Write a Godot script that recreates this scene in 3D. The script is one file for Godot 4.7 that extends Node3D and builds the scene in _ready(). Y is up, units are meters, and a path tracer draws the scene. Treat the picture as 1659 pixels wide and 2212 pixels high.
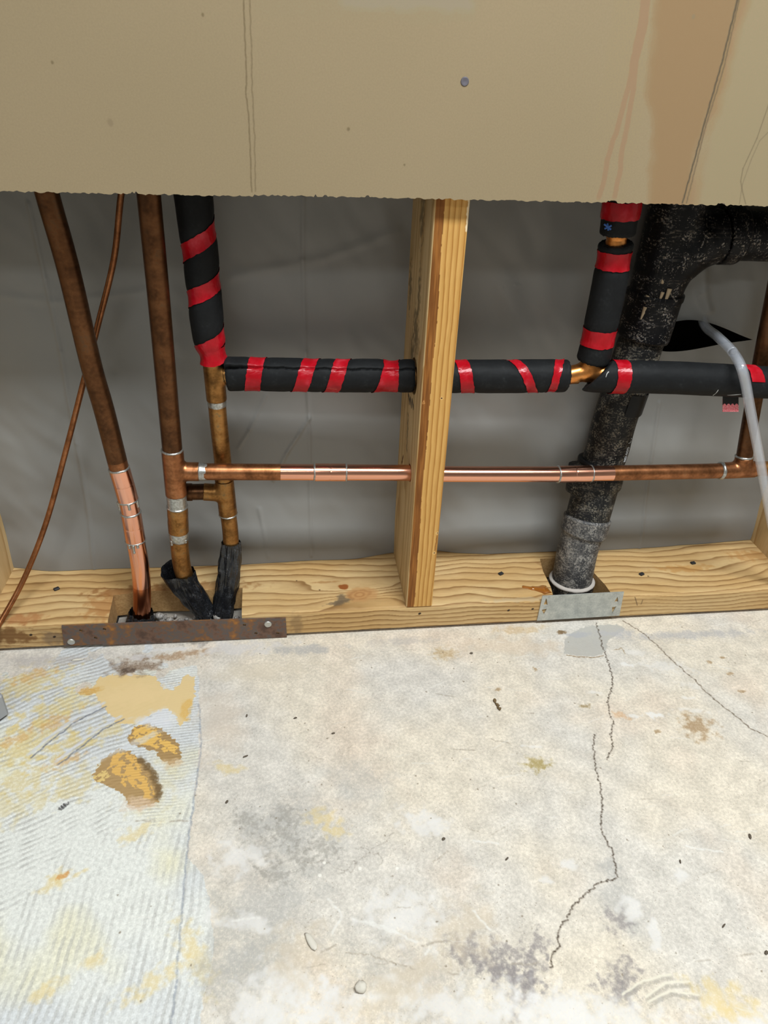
extends Node3D
# An open stud bay below a cut drywall sheet: copper lines, insulated lines, a drain, a sole plate, a stained concrete floor.
# World: x along the wall, y up, z out of the wall. z = 0 is the face of the studs and of the sole plate, y = 0 the underside of the plate.

const F_PX := 1582.97
const EYE := Vector3(-0.15806, 0.70925, 0.80611)
const LOOK := Vector3(-0.55805, -0.14741, 0.04606)   # pitch, yaw, roll
const FLOOR_Y := -0.006
const PLATE_TOP := 0.038
const DRY_EDGE := 0.5855
var cam_basis := Basis.from_euler(LOOK)
var M := {}
var rng := RandomNumberGenerator.new()
var taken := {}

# ---------- pixels of the photograph to points on planes of the place
func ray(u: float, v: float) -> Vector3:
	return cam_basis * Vector3((u - 829.5) / F_PX, -(v - 1106.0) / F_PX, -1.0)
func at_z(u: float, v: float, z: float) -> Vector3:
	var d := ray(u, v)
	return EYE + d * ((z - EYE.z) / d.z)
func at_y(u: float, v: float, y: float) -> Vector3:
	var d := ray(u, v)
	return EYE + d * ((y - EYE.y) / d.y)
func on_floor(u: float, v: float) -> Vector3:
	return at_y(u, v, FLOOR_Y)
func to_px(p: Vector3) -> Vector2:
	var q := cam_basis.transposed() * (p - EYE)
	return Vector2(829.5 - F_PX * q.x / q.z, 1106.0 + F_PX * q.y / q.z)

# ---------- mesh builder
class MB:
	var v := PackedVector3Array()
	var n := PackedVector3Array()
	var uv := PackedVector2Array()
	var ix := PackedInt32Array()
	func grid(rows: Array, wrap := false, flip := false, us := 1.0, vs := 1.0):
		var R := rows.size()
		var C: int = rows[0].size()
		var b := v.size()
		for i in R:
			var ra: PackedVector3Array = rows[maxi(i - 1, 0)]
			var rb: PackedVector3Array = rows[mini(i + 1, R - 1)]
			var rc: PackedVector3Array = rows[i]
			for j in C:
				var ja := j - 1
				var jb := j + 1
				if wrap:
					if ja < 0: ja = C - 2
					if jb > C - 1: jb = 1
				else:
					ja = maxi(ja, 0); jb = mini(jb, C - 1)
				var q := (rc[jb] - rc[ja]).cross(rb[j] - ra[j])
				if q.length_squared() < 1e-20: q = Vector3(0, 1, 0)
				q = q.normalized()
				v.append(rc[j]); n.append(-q if flip else q)
				uv.append(Vector2(us * j / float(C - 1), vs * i / float(R - 1)))
		for i in R - 1:
			for j in C - 1:
				var a := b + i * C + j
				if flip: ix.append_array([a, a + 1, a + C, a + 1, a + C + 1, a + C])
				else: ix.append_array([a, a + C, a + 1, a + 1, a + C, a + C + 1])
	func face(pts: Array, uvs: Array = []):          # a flat convex face, counter-clockwise seen from its front
		var b := v.size()
		var q := ((pts[1] - pts[0]) as Vector3).cross(pts[2] - pts[0]).normalized()
		for k in pts.size():
			v.append(pts[k]); n.append(q); uv.append(uvs[k] if uvs.size() else Vector2(pts[k].x, pts[k].y))
		for k in range(1, pts.size() - 1):
			ix.append_array([b, b + k + 1, b + k])
	func disc(c: Vector3, ring: PackedVector3Array, dir: Vector3):
		var b := v.size()
		v.append(c); n.append(dir); uv.append(Vector2.ZERO)
		for p in ring: v.append(p); n.append(dir); uv.append(Vector2.ZERO)
		for k in ring.size() - 1:
			if ((ring[k] - c).cross(ring[k + 1] - c)).dot(dir) > 0: ix.append_array([b, b + k + 2, b + k + 1])
			else: ix.append_array([b, b + k + 1, b + k + 2])
	func box(c: Vector3, s: Vector3, bev := 0.0, bs := Basis.IDENTITY):   # a box, its twelve edges cut back by bev
		var h := s * 0.5
		var P := func(x, y, z): return c + bs * Vector3(x, y, z)
		for ax in 3:
			for sg in [-1.0, 1.0]:
				var a1 := (ax + 1) % 3
				var a2 := (ax + 2) % 3
				var q := []
				for w in [[-1, -1], [1, -1], [1, 1], [-1, 1]]:
					var t := Vector3.ZERO
					t[ax] = h[ax] * sg; t[a1] = (h[a1] - bev) * w[0]; t[a2] = (h[a2] - bev) * w[1]
					q.append(c + bs * t)
				if sg < 0: q.reverse()
				face(q)
		if bev <= 0.0: return
		for ax in 3:
			var a1 := (ax + 1) % 3
			var a2 := (ax + 2) % 3
			for s1 in [-1.0, 1.0]:
				for s2 in [-1.0, 1.0]:
					var q := []
					for w in [-1.0, 1.0]:
						var t := Vector3.ZERO
						t[ax] = (h[ax] - bev) * w; t[a1] = h[a1] * s1; t[a2] = (h[a2] - bev) * s2
						q.append(c + bs * t)
					for w in [1.0, -1.0]:
						var t := Vector3.ZERO
						t[ax] = (h[ax] - bev) * w; t[a1] = (h[a1] - bev) * s1; t[a2] = h[a2] * s2
						q.append(c + bs * t)
					if s1 * s2 > 0: q.reverse()
					face(q)
		for sx in [-1.0, 1.0]:
			for sy in [-1.0, 1.0]:
				for sz in [-1.0, 1.0]:
					var q := [c + bs * Vector3(h.x * sx, (h.y - bev) * sy, (h.z - bev) * sz), c + bs * Vector3((h.x - bev) * sx, h.y * sy, (h.z - bev) * sz), c + bs * Vector3((h.x - bev) * sx, (h.y - bev) * sy, h.z * sz)]
					if sx * sy * sz < 0: q.reverse()
					face(q)
	func mesh() -> ArrayMesh:
		var a := []
		a.resize(Mesh.ARRAY_MAX)
		a[Mesh.ARRAY_VERTEX] = v; a[Mesh.ARRAY_NORMAL] = n; a[Mesh.ARRAY_TEX_UV] = uv; a[Mesh.ARRAY_INDEX] = ix
		var m := ArrayMesh.new()
		m.add_surface_from_arrays(Mesh.PRIMITIVE_TRIANGLES, a)
		return m

# ---------- nodes
func numbered(called: String) -> String:
	var k: int = taken.get(called, -1) + 1
	taken[called] = k
	return called if k == 0 else "%s_%03d" % [called, k]
func tag(o: Node, label: String, category: String, group := "", kind := ""):
	o.set_meta("label", label); o.set_meta("category", category)
	if group: o.set_meta("group", group)
	if kind: o.set_meta("kind", kind)
func thing(called: String, label: String, category: String, at := Vector3.ZERO, group := "") -> Node3D:
	var o := Node3D.new()
	o.name = numbered(called); add_child(o); o.position = at
	tag(o, label, category, group)
	return o
func obj(called: String, mesh: Mesh, mat: Material, parent: Node = null) -> MeshInstance3D:
	var o := MeshInstance3D.new()
	o.mesh = mesh; o.material_override = mat
	if parent == null or parent == self:
		o.name = numbered(called); add_child(o)
	else:
		o.name = called; parent.add_child(o, true)
		var up: Node = parent                       # meshes are built in world coordinates
		var off := Vector3.ZERO
		while up != self and up is Node3D: off += (up as Node3D).position; up = up.get_parent()
		o.position = -off
	return o
func struct(called: String, mesh: Mesh, mat: Material, label := "", category := "") -> MeshInstance3D:
	var o := obj(called, mesh, mat)
	o.set_meta("kind", "structure")
	if label: o.set_meta("label", label); o.set_meta("category", category)
	return o

# ---------- curves and tubes
func curve(pts: Array, step := 0.004) -> PackedVector3Array:      # a Catmull-Rom curve through the points, evenly stepped
	var raw := PackedVector3Array()
	var N := pts.size()
	for i in N - 1:
		var a: Vector3 = pts[i - 1] if i > 0 else pts[0] * 2.0 - pts[1]
		var d: Vector3 = pts[i + 2] if i + 2 < N else pts[N - 1] * 2.0 - pts[N - 2]
		var b: Vector3 = pts[i]
		var c: Vector3 = pts[i + 1]
		for k in 24: raw.append(b.cubic_interpolate(c, a, d, k / 24.0))
	raw.append(pts[N - 1])
	var out := PackedVector3Array([raw[0]])
	var want := step
	var run := 0.0
	for i in range(1, raw.size()):
		var L := raw[i].distance_to(raw[i - 1])
		while run + L >= want:
			out.append(raw[i - 1].lerp(raw[i], (want - run) / L)); want += step
		run += L
	if out[out.size() - 1].distance_to(raw[raw.size() - 1]) > step * 0.3: out.append(raw[raw.size() - 1])
	return out
func zpts(a: Array) -> Array:                                    # [u, v, z] triples
	var o := []
	for e in a: o.append(at_z(e[0], e[1], e[2]))
	return o
func lengths(p: PackedVector3Array) -> PackedFloat32Array:
	var o := PackedFloat32Array([0.0])
	for i in range(1, p.size()): o.append(o[i - 1] + p[i].distance_to(p[i - 1]))
	return o
func t_at(p: PackedVector3Array, u: float, v: float) -> float:   # how far along a curve the pixel lies
	var best := 1e9
	var bi := 0
	for i in p.size():
		var d := to_px(p[i]).distance_squared_to(Vector2(u, v))
		if d < best: best = d; bi = i
	var L := lengths(p)
	var t := L[bi]
	for k in [-1, 1]:                                               # refine between neighbours
		var j: int = clampi(bi + k, 0, p.size() - 1)
		if j != bi:
			var a := to_px(p[bi])
			var ab := to_px(p[j]) - a
			var f := clampf((Vector2(u, v) - a).dot(ab) / ab.length_squared(), 0.0, 1.0)
			if f > 0.0: t = lerpf(L[bi], L[j], f)
	return t
func point_on(p: PackedVector3Array, t: float) -> Vector3:
	var L := lengths(p)
	for i in range(1, p.size()):
		if L[i] >= t: return p[i - 1].lerp(p[i], clampf((t - L[i - 1]) / maxf(L[i] - L[i - 1], 1e-9), 0, 1))
	return p[p.size() - 1]
func sub(p: PackedVector3Array, a: float, b: float, step := 0.004) -> PackedVector3Array:
	var o := PackedVector3Array()
	var k := maxi(2, int(ceil((b - a) / step)) + 1)
	for i in k: o.append(point_on(p, lerpf(a, b, i / float(k - 1))))
	return o
func frames(p: PackedVector3Array, ref := Vector3(0, 0, 1)) -> Array:   # [tangent, e1, e2] along the curve; e1 keeps close to ref
	var o := []
	for i in p.size():
		var T := (p[mini(i + 1, p.size() - 1)] - p[maxi(i - 1, 0)]).normalized()
		var rf := ref if absf(T.dot(ref)) < 0.97 else Vector3(0, 1, 0)
		var e1 := (rf - T * rf.dot(T)).normalized()
		o.append([T, e1, T.cross(e1)])
	return o
# radius by rad(t, angle): angle 0 faces ref, and +90 degrees is tangent x ref
func sweep(mb: MB, p: PackedVector3Array, rad: Callable, sides := 40, caps := true, ref := Vector3(0, 0, 1), us := 1.0, vs := 1.0):
	var fr := frames(p, ref)
	var L := lengths(p)
	var rows := []
	for i in p.size():
		var row := PackedVector3Array()
		for j in sides + 1:
			var a := TAU * j / sides
			if a > PI: a -= TAU
			var r: float = rad.call(L[i], a)
			row.append(p[i] + (fr[i][1] * cos(a) + fr[i][2] * sin(a)) * r)
		rows.append(row)
	mb.grid(rows, true, false, us, vs)
	if caps:
		mb.disc(p[0], rows[0], -fr[0][0]); mb.disc(p[p.size() - 1], rows[-1], fr[-1][0])
func tube(p: PackedVector3Array, r: float, sides := 36, caps := true) -> ArrayMesh:
	var mb := MB.new()
	sweep(mb, p, func(_t, _a): return r, sides, caps)
	return mb.mesh()
# a turned shape on a curve: prof is a list of [t, radius]
func turned(p: PackedVector3Array, t0: float, prof: Array, sides := 40, noise := 0.0, sd := 1) -> ArrayMesh:
	var mb := MB.new()
	turned_into(mb, p, t0, prof, sides, noise, sd)
	return mb.mesh()
func turned_into(mb: MB, p: PackedVector3Array, t0: float, prof: Array, sides := 40, noise := 0.0, sd := 1):
	var nz := FastNoiseLite.new()
	nz.seed = sd; nz.frequency = 90.0
	var rows := []
	for e in prof:
		var t: float = t0 + e[0]
		var c := point_on(p, t)
		var T := (point_on(p, t + 0.003) - point_on(p, maxf(t - 0.003, 0.0))).normalized()
		var rf := Vector3(0, 0, 1) if absf(T.z) < 0.97 else Vector3(0, 1, 0)
		var e1 := (rf - T * rf.dot(T)).normalized()
		var e2 := T.cross(e1)
		var row := PackedVector3Array()
		for j in sides + 1:
			var a := TAU * j / sides
			var d := e1 * cos(a) + e2 * sin(a)
			var q: Vector3 = c + d * e[1]
			row.append(q + (d + T) * nz.get_noise_3dv(q) * noise)
		row[sides] = row[0]
		rows.append(row)
	mb.grid(rows, true)
	mb.disc(point_on(p, t0 + prof[0][0]), rows[0], (point_on(p, t0) - point_on(p, t0 + 0.004)).normalized())
	mb.disc(point_on(p, t0 + prof[-1][0]), rows[-1], (point_on(p, t0 + prof[-1][0]) - point_on(p, t0 + prof[-1][0] - 0.004)).normalized())
# surface nets of smoothly joined cylinders [a, b, ra, rb]
func sd_prims(p: Vector3, prims: Array, k: float) -> float:
	var d := 1e9
	for q in prims:
		var a: Vector3 = q[0]
		var ba: Vector3 = q[1] - a
		var L := ba.length()
		var t := (p - a).dot(ba) / L
		var dr: float = (p - a - ba * (t / L)).length() - lerpf(q[2], q[3], clampf(t / L, 0, 1))
		var da := maxf(-t, t - L)
		var e := minf(maxf(dr, da), 0.0) + Vector2(maxf(dr, 0), maxf(da, 0)).length()
		if d > 1e8: d = e
		else:
			var h := clampf(0.5 + 0.5 * (e - d) / k, 0.0, 1.0)
			d = lerpf(e, d, h) - k * h * (1.0 - h)
	return d
func nets(mb: MB, prims: Array, k: float, cell: float):
	var lo := Vector3.INF
	var hi := -Vector3.INF
	for q in prims:
		var r: float = maxf(q[2], q[3]) + cell * 2.5
		lo = lo.min((q[0] as Vector3).min(q[1]) - Vector3.ONE * r); hi = hi.max((q[0] as Vector3).max(q[1]) + Vector3.ONE * r)
	var nx := int((hi.x - lo.x) / cell) + 2
	var ny := int((hi.y - lo.y) / cell) + 2
	var nz := int((hi.z - lo.z) / cell) + 2
	var f := PackedFloat32Array()
	f.resize(nx * ny * nz)
	for z in nz: for y in ny: for x in nx: f[(z * ny + y) * nx + x] = sd_prims(lo + Vector3(x, y, z) * cell, prims, k)
	var id := {}
	var base := mb.v.size()
	for z in nz - 1: for y in ny - 1: for x in nx - 1:
		var s := Vector3.ZERO
		var c := 0
		var o := (z * ny + y) * nx + x
		for e in [[0, 1, 0], [2, 3, 0], [4, 5, 0], [6, 7, 0], [0, 2, 1], [1, 3, 1], [4, 6, 1], [5, 7, 1], [0, 4, 2], [1, 5, 2], [2, 6, 2], [3, 7, 2]]:
			var i0: int = e[0]
			var i1: int = e[1]
			var fa := f[o + (i0 & 1) + ((i0 >> 1) & 1) * nx + ((i0 >> 2) & 1) * nx * ny]
			var fb := f[o + (i1 & 1) + ((i1 >> 1) & 1) * nx + ((i1 >> 2) & 1) * nx * ny]
			if (fa < 0) != (fb < 0):
				s += Vector3(i0 & 1, (i0 >> 1) & 1, (i0 >> 2) & 1).lerp(Vector3(i1 & 1, (i1 >> 1) & 1, (i1 >> 2) & 1), fa / (fa - fb)); c += 1
		if c:
			var p := lo + (Vector3(x, y, z) + s / c) * cell
			var h := cell * 0.6
			var g := Vector3(sd_prims(p + Vector3(h, 0, 0), prims, k) - sd_prims(p - Vector3(h, 0, 0), prims, k), sd_prims(p + Vector3(0, h, 0), prims, k) - sd_prims(p - Vector3(0, h, 0), prims, k), sd_prims(p + Vector3(0, 0, h), prims, k) - sd_prims(p - Vector3(0, 0, h), prims, k)).normalized()
			p -= g * sd_prims(p, prims, k)
			id[o] = mb.v.size(); mb.v.append(p); mb.n.append(g); mb.uv.append(Vector2(p.x, p.y))
	var st := [1, nx, nx * ny]
	for z in range(1, nz - 1): for y in range(1, ny - 1): for x in range(1, nx - 1):
		var o := (z * ny + y) * nx + x
		for ax in 3:
			var fa := f[o]
			var fb := f[o + st[ax]]
			if (fa < 0) == (fb < 0): continue
			var u: int = st[(ax + 1) % 3]
			var w: int = st[(ax + 2) % 3]
			var a: int = id[o - u - w]; var b: int = id[o - w]; var c: int = id[o]; var d: int = id[o - u]
			if fa < 0: mb.ix.append_array([a, c, b, a, d, c])
			else: mb.ix.append_array([a, b, c, a, c, d])

# ---------- a picture of what a surface is made of, laid out in metres on that surface
class Canvas:
	var w: int; var h: int; var x0: float; var y0: float; var s: float
	var c := PackedByteArray()
	var hg := PackedByteArray()
	var nz := FastNoiseLite.new()
	var grain := PackedByteArray()             # breaks painted patches up into the surface's own grain
	func _init(x0_: float, y0_: float, wm: float, hm: float, px: int):
		w = px; s = wm / px; h = int(round(hm / s)); x0 = x0_; y0 = y0_
		c.resize(w * h * 3); hg.resize(w * h); hg.fill(128)
		nz.frequency = 1.0; nz.fractal_octaves = 4; nz.seed = 11
	func noise(sd: int, per_m: float, oct := 4) -> PackedByteArray:
		var f := FastNoiseLite.new()
		f.noise_type = FastNoiseLite.TYPE_SIMPLEX_SMOOTH; f.seed = sd; f.frequency = per_m * s; f.fractal_octaves = oct
		return f.get_image(w, h, false, false, true).get_data()
	func put(i: int, col: Color, a: float):
		c[i * 3] = int(lerpf(c[i * 3], col.r * 255.0, a)); c[i * 3 + 1] = int(lerpf(c[i * 3 + 1], col.g * 255.0, a)); c[i * 3 + 2] = int(lerpf(c[i * 3 + 2], col.b * 255.0, a))
	func blob(p: Vector2, rx: float, ry: float, rot: float, col: Color, alpha := 0.8, soft := 0.35, rough := 0.4, per_m := 60.0, dh := 0):
		var R := maxf(rx, ry) * (1.0 + rough + soft)
		var ca := cos(rot)
		var sa := sin(rot)
		for j in range(maxi(0, int((p.y - R - y0) / s)), mini(h, int((p.y + R - y0) / s) + 1)):
			for i in range(maxi(0, int((p.x - R - x0) / s)), mini(w, int((p.x + R - x0) / s) + 1)):
				var x := x0 + i * s
				var y := y0 + j * s
				var d := Vector2(((x - p.x) * ca + (y - p.y) * sa) / rx, ((y - p.y) * ca - (x - p.x) * sa) / ry).length()
				d += rough * nz.get_noise_2d(x * per_m + rx * 977.0, y * per_m)
				var m := 1.0 - smoothstep(1.0 - soft, 1.0 + soft * 0.3, d)
				if m > 0.004:
					if grain.size(): m = clampf(m * (0.25 + 1.5 * grain[j * w + i] / 255.0), 0.0, 1.0)
					put(j * w + i, col, m * alpha)
					if dh: hg[j * w + i] = clampi(hg[j * w + i] + int(dh * m), 0, 255)
	func poly(pts: PackedVector2Array, col: Color, alpha := 0.9, wob := 0.003, per_m := 90.0, dh := 0, thr := -2.0):
		var lo := pts[0]
		var hi := pts[0]
		for q in pts: lo = lo.min(q); hi = hi.max(q)
		for j in range(maxi(0, int((lo.y - y0) / s) - 6), mini(h, int((hi.y - y0) / s) + 6)):
			for i in range(maxi(0, int((lo.x - x0) / s) - 6), mini(w, int((hi.x - x0) / s) + 6)):
				var q := Vector2(x0 + i * s, y0 + j * s)
				var a := nz.get_noise_2d(q.x * per_m, q.y * per_m)
				if a < thr: continue
				if Geometry2D.is_point_in_polygon(q + Vector2(a, nz.get_noise_2d(q.y * per_m + 71.0, q.x * per_m)) * wob, pts):
					put(j * w + i, col, alpha)
					if dh >= 300: hg[j * w + i] = dh - 300
					elif dh: hg[j * w + i] = clampi(hg[j * w + i] + dh, 0, 255)
	func soft(pts: PackedVector2Array, col: Color, alpha: float, fade: float, wob := 0.004, per_m := 30.0):   # a soaked-in patch with a blurred rim
		for k in 7:
			var o := Vector2(fade * (k / 6.0 - 0.5), fade * 0.4 * sin(k * 2.3))
			var q := PackedVector2Array()
			for p in pts: q.append(p + o)
			poly(q, col, 1.0 - pow(1.0 - alpha, 1.0 / 7.0), wob, per_m)
	func line(pts: Array, wd: float, col: Color, alpha := 0.9, jag := 0.0, per_m := 150.0, dh := 0):
		for k in pts.size() - 1:
			var a: Vector2 = pts[k]
			var b: Vector2 = pts[k + 1]
			var n := int(a.distance_to(b) / (s * 0.5)) + 2
			for t in n:
				var q := a.lerp(b, t / float(n - 1))
				q += Vector2(nz.get_noise_2d(q.x * per_m, q.y * per_m), nz.get_noise_2d(q.y * per_m + 33.0, q.x * per_m)) * jag
				var r := wd * 0.5
				for j in range(int((q.y - r - y0) / s), int((q.y + r - y0) / s) + 2):
					for i in range(int((q.x - r - x0) / s), int((q.x + r - x0) / s) + 2):
						if i < 0 or j < 0 or i >= w or j >= h: continue
						var d := Vector2(x0 + i * s, y0 + j * s).distance_to(q)
						var m := clampf((r + s * 0.5 - d) / s, 0.0, 1.0)
						if m > 0.0:
							if grain.size(): m *= clampf(grain[j * w + i] / 100.0 - 0.35, 0.0, 1.0)
							put(j * w + i, col, m * alpha * 0.5)
							if dh: hg[j * w + i] = clampi(128 + dh, 0, 255)
	func tex() -> ImageTexture:
		return ImageTexture.create_from_image(Image.create_from_data(w, h, false, Image.FORMAT_RGB8, c))
	func relief() -> ImageTexture:
		return ImageTexture.create_from_image(Image.create_from_data(w, h, false, Image.FORMAT_L8, hg))

func rgb(r: float, g: float, b: float) -> Color: return Color(r / 255.0, g / 255.0, b / 255.0)
func seam(sd: int, freq: float, side := 256, oct := 4, type := FastNoiseLite.TYPE_SIMPLEX_SMOOTH) -> PackedByteArray:
	var f := FastNoiseLite.new()
	f.noise_type = type; f.seed = sd; f.frequency = freq; f.fractal_octaves = oct
	var im := f.get_seamless_image(side, side, false, false, 0.15, true)
	im.convert(Image.FORMAT_L8)
	return im.get_data()
func ramp_tex(data: PackedByteArray, side: int, stops: Array) -> ImageTexture:
	var g := Gradient.new()
	var off := PackedFloat32Array()
	var col := PackedColorArray()
	for e in stops: off.append(e[0]); col.append(e[1])
	g.offsets = off; g.colors = col
	var lut := []
	for k in 256: lut.append(g.sample(k / 255.0))
	var o := PackedByteArray()
	o.resize(side * side * 3)
	for i in side * side:
		var q: Color = lut[data[i]]
		o[i * 3] = int(q.r * 255); o[i * 3 + 1] = int(q.g * 255); o[i * 3 + 2] = int(q.b * 255)
	return ImageTexture.create_from_image(Image.create_from_data(side, side, false, Image.FORMAT_RGB8, o))
func mixd(a: PackedByteArray, b: PackedByteArray, f: float) -> PackedByteArray:
	var o := a.duplicate()
	for i in a.size(): o[i] = int(lerpf(a[i], b[i], f))
	return o
func mat(col: Color, rough := 0.7, metal := 0.0, spec := 0.5) -> StandardMaterial3D:
	var m := StandardMaterial3D.new()
	m.albedo_color = col; m.roughness = rough; m.metallic = metal; m.metallic_specular = spec
	return m
func tri(t: Texture2D, per_m: float, rough: float, metal := 0.0, spec := 0.5) -> StandardMaterial3D:
	var m := mat(Color.WHITE, rough, metal, spec)
	m.albedo_texture = t; m.uv1_triplanar = true; m.uv1_world_triplanar = true; m.uv1_scale = Vector3.ONE * per_m
	return m
func flecked(sd: int, base: Color, cover: float, cols: Array, haze: float) -> ImageTexture:   # black pipe spattered with dried compound
	var side := 512
	var f1 := seam(sd, 0.075, side, 3)
	var f2 := seam(sd + 1, 0.014, side, 3)
	var f3 := seam(sd + 2, 0.2, side, 2)
	var f4 := seam(sd + 3, 0.035, side, 2)
	var o := PackedByteArray()
	o.resize(side * side * 3)
	for i in side * side:
		var q := base
		q = q.lerp(cols[0], haze * clampf((f3[i] - 70) / 140.0, 0, 1) * clampf((f2[i] - 60) / 130.0, 0.15, 1))
		var th := 232.0 - cover * 110.0 - (f2[i] - 128) * 0.5
		var v := f1[i] * 0.7 + f3[i] * 0.3
		if v > th: q = q.lerp(cols[(f4[i] / 24) % cols.size()], clampf((v - th) / 14.0, 0.25, 0.92))
		o[i * 3] = int(q.r * 255); o[i * 3 + 1] = int(q.g * 255); o[i * 3 + 2] = int(q.b * 255)
	return ImageTexture.create_from_image(Image.create_from_data(side, side, false, Image.FORMAT_RGB8, o))

func make_materials():
	var n1 := seam(3, 0.014, 256, 5)
	var n2 := seam(9, 0.09, 256, 3)
	var cop := mixd(n1, n2, 0.3)
	M.copper = mat(rgb(236, 172, 144), 0.19, 1.0)
	M.copper_warm = mat(rgb(206, 134, 98), 0.24, 1.0)
	M.copper_dark = tri(ramp_tex(cop, 256, [[0.25, rgb(66, 42, 24)], [0.5, rgb(92, 60, 36)], [0.68, rgb(108, 72, 44)], [0.85, rgb(92, 70, 50)]]), 7.0, 0.36, 0.85)
	M.copper_brown = tri(ramp_tex(cop, 256, [[0.2, rgb(102, 64, 38)], [0.5, rgb(142, 92, 58)], [0.7, rgb(168, 112, 74)], [0.9, rgb(138, 102, 76)]]), 9.0, 0.34, 0.88)
	M.copper_gold = tri(ramp_tex(cop, 256, [[0.2, rgb(96, 66, 32)], [0.45, rgb(140, 98, 52)], [0.65, rgb(166, 120, 68)], [0.85, rgb(122, 104, 74)]]), 10.0, 0.38, 0.85)
	M.copper_elbow = tri(ramp_tex(cop, 256, [[0.2, rgb(186, 116, 56)], [0.5, rgb(214, 140, 74)], [0.85, rgb(226, 160, 96)]]), 14.0, 0.3, 0.95)
	M.solder = tri(ramp_tex(n2, 256, [[0.2, rgb(150, 148, 142)], [0.6, rgb(178, 178, 174)], [0.9, rgb(196, 196, 192)]]), 12.0, 0.34, 0.85)
	M.foam = tri(ramp_tex(mixd(n1, n2, 0.45), 256, [[0.0, rgb(20, 20, 21)], [0.6, rgb(26, 27, 28)], [0.78, rgb(36, 37, 38)], [1.0, rgb(70, 70, 70)]]), 9.0, 0.6, 0.0, 0.25)
	M.tape = tri(ramp_tex(n1, 256, [[0.2, rgb(148, 8, 20)], [0.6, rgb(166, 14, 28)], [0.9, rgb(178, 44, 56)]]), 11.0, 0.26, 0.0, 0.35)
	M.tape_back = tri(ramp_tex(n2, 256, [[0.3, rgb(214, 80, 92)], [0.6, rgb(228, 140, 146)], [0.8, rgb(240, 190, 190)]]), 26.0, 0.6)
	M.abs = tri(flecked(21, rgb(14, 14, 16), 0.52, [rgb(140, 134, 128), rgb(176, 160, 138), rgb(108, 105, 106)], 0.05), 7.0, 0.42, 0.0, 0.28)
	M.abs_mid = tri(flecked(31, rgb(20, 20, 21), 0.72, [rgb(118, 112, 100), rgb(140, 128, 108), rgb(98, 95, 90)], 0.22), 7.0, 0.5, 0.0, 0.32)
	M.abs_low = tri(flecked(41, rgb(40, 40, 42), 0.86, [rgb(140, 136, 130), rgb(154, 146, 134), rgb(120, 118, 116)], 0.5), 7.0, 0.58)
	M.abs_clean = mat(rgb(20, 20, 21), 0.4, 0.0, 0.3)
	M.bead = mat(rgb(172, 164, 156), 0.75)
	M.spatter = mat(rgb(170, 150, 122), 0.8)
	M.rubber = tri(ramp_tex(mixd(n1, n2, 0.5), 256, [[0.3, rgb(18, 19, 21)], [0.55, rgb(30, 31, 34)], [0.72, rgb(58, 60, 64)], [0.92, rgb(120, 120, 122)]]), 16.0, 0.27)
	M.rust = tri(ramp_tex(mixd(n1, n2, 0.25), 256, [[0.2, rgb(82, 62, 52)], [0.40, rgb(112, 84, 68)], [0.52, rgb(92, 86, 84)], [0.62, rgb(118, 86, 64)], [0.72, rgb(132, 92, 56)], [0.82, rgb(164, 110, 50)], [0.9, rgb(120, 96, 80)], [0.97, rgb(190, 182, 174)]]), 6.0, 0.6, 0.3)
	M.galv = tri(ramp_tex(mixd(n1, n2, 0.35), 256, [[0.2, rgb(164, 166, 162)], [0.5, rgb(184, 186, 180)], [0.8, rgb(204, 204, 196)]]), 12.0, 0.46, 0.55)
	M.nail = mat(rgb(190, 190, 184), 0.4, 0.8)
	M.dark_nail = mat(rgb(46, 44, 44), 0.6, 0.4)
	M.resin = mat(rgb(142, 86, 30), 0.06)
	M.grey = mat(rgb(150, 152, 156), 0.5)
	M.white_paint = mat(rgb(168, 168, 166), 0.85)
	M.gypsum = mat(rgb(214, 206, 190), 0.95)
	M.black_strip = mat(rgb(24, 22, 21), 0.9)  # black of the added gap strip and of the tape tail
	M.cut_wood = tri(ramp_tex(mixd(n1, n2, 0.5), 256, [[0.2, rgb(152, 114, 68)], [0.6, rgb(182, 144, 94)], [0.9, rgb(198, 162, 112)]]), 10.0, 0.8)
	M.ink = mat(rgb(206, 208, 210), 0.6)
	M.blue_ink = mat(rgb(40, 84, 150), 0.6)
	M.scuff = mat(rgb(176, 176, 174), 0.8)
	M.insulation = mat(rgb(70, 62, 54), 1.0)
	var tb := mat(Color(0.86, 0.88, 0.92, 0.16), 0.14, 0.0, 0.6)
	tb.transparency = BaseMaterial3D.TRANSPARENCY_ALPHA
	M.clear_tube = tb
	var sh := mat(rgb(133, 132, 129), 0.36, 0.0, 0.45)
	M.sheet = sh
	M.concrete_plain = tri(ramp_tex(mixd(n1, n2, 0.4), 256, [[0.1, rgb(160, 150, 136)], [0.5, rgb(184, 174, 160)], [0.9, rgb(200, 192, 180)]]), 2.5, 0.85)
	M.rubble = tri(ramp_tex(mixd(n1, n2, 0.6), 256, [[0.2, rgb(70, 66, 62)], [0.6, rgb(150, 144, 138)], [0.9, rgb(210, 206, 200)]]), 14.0, 0.5)

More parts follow.
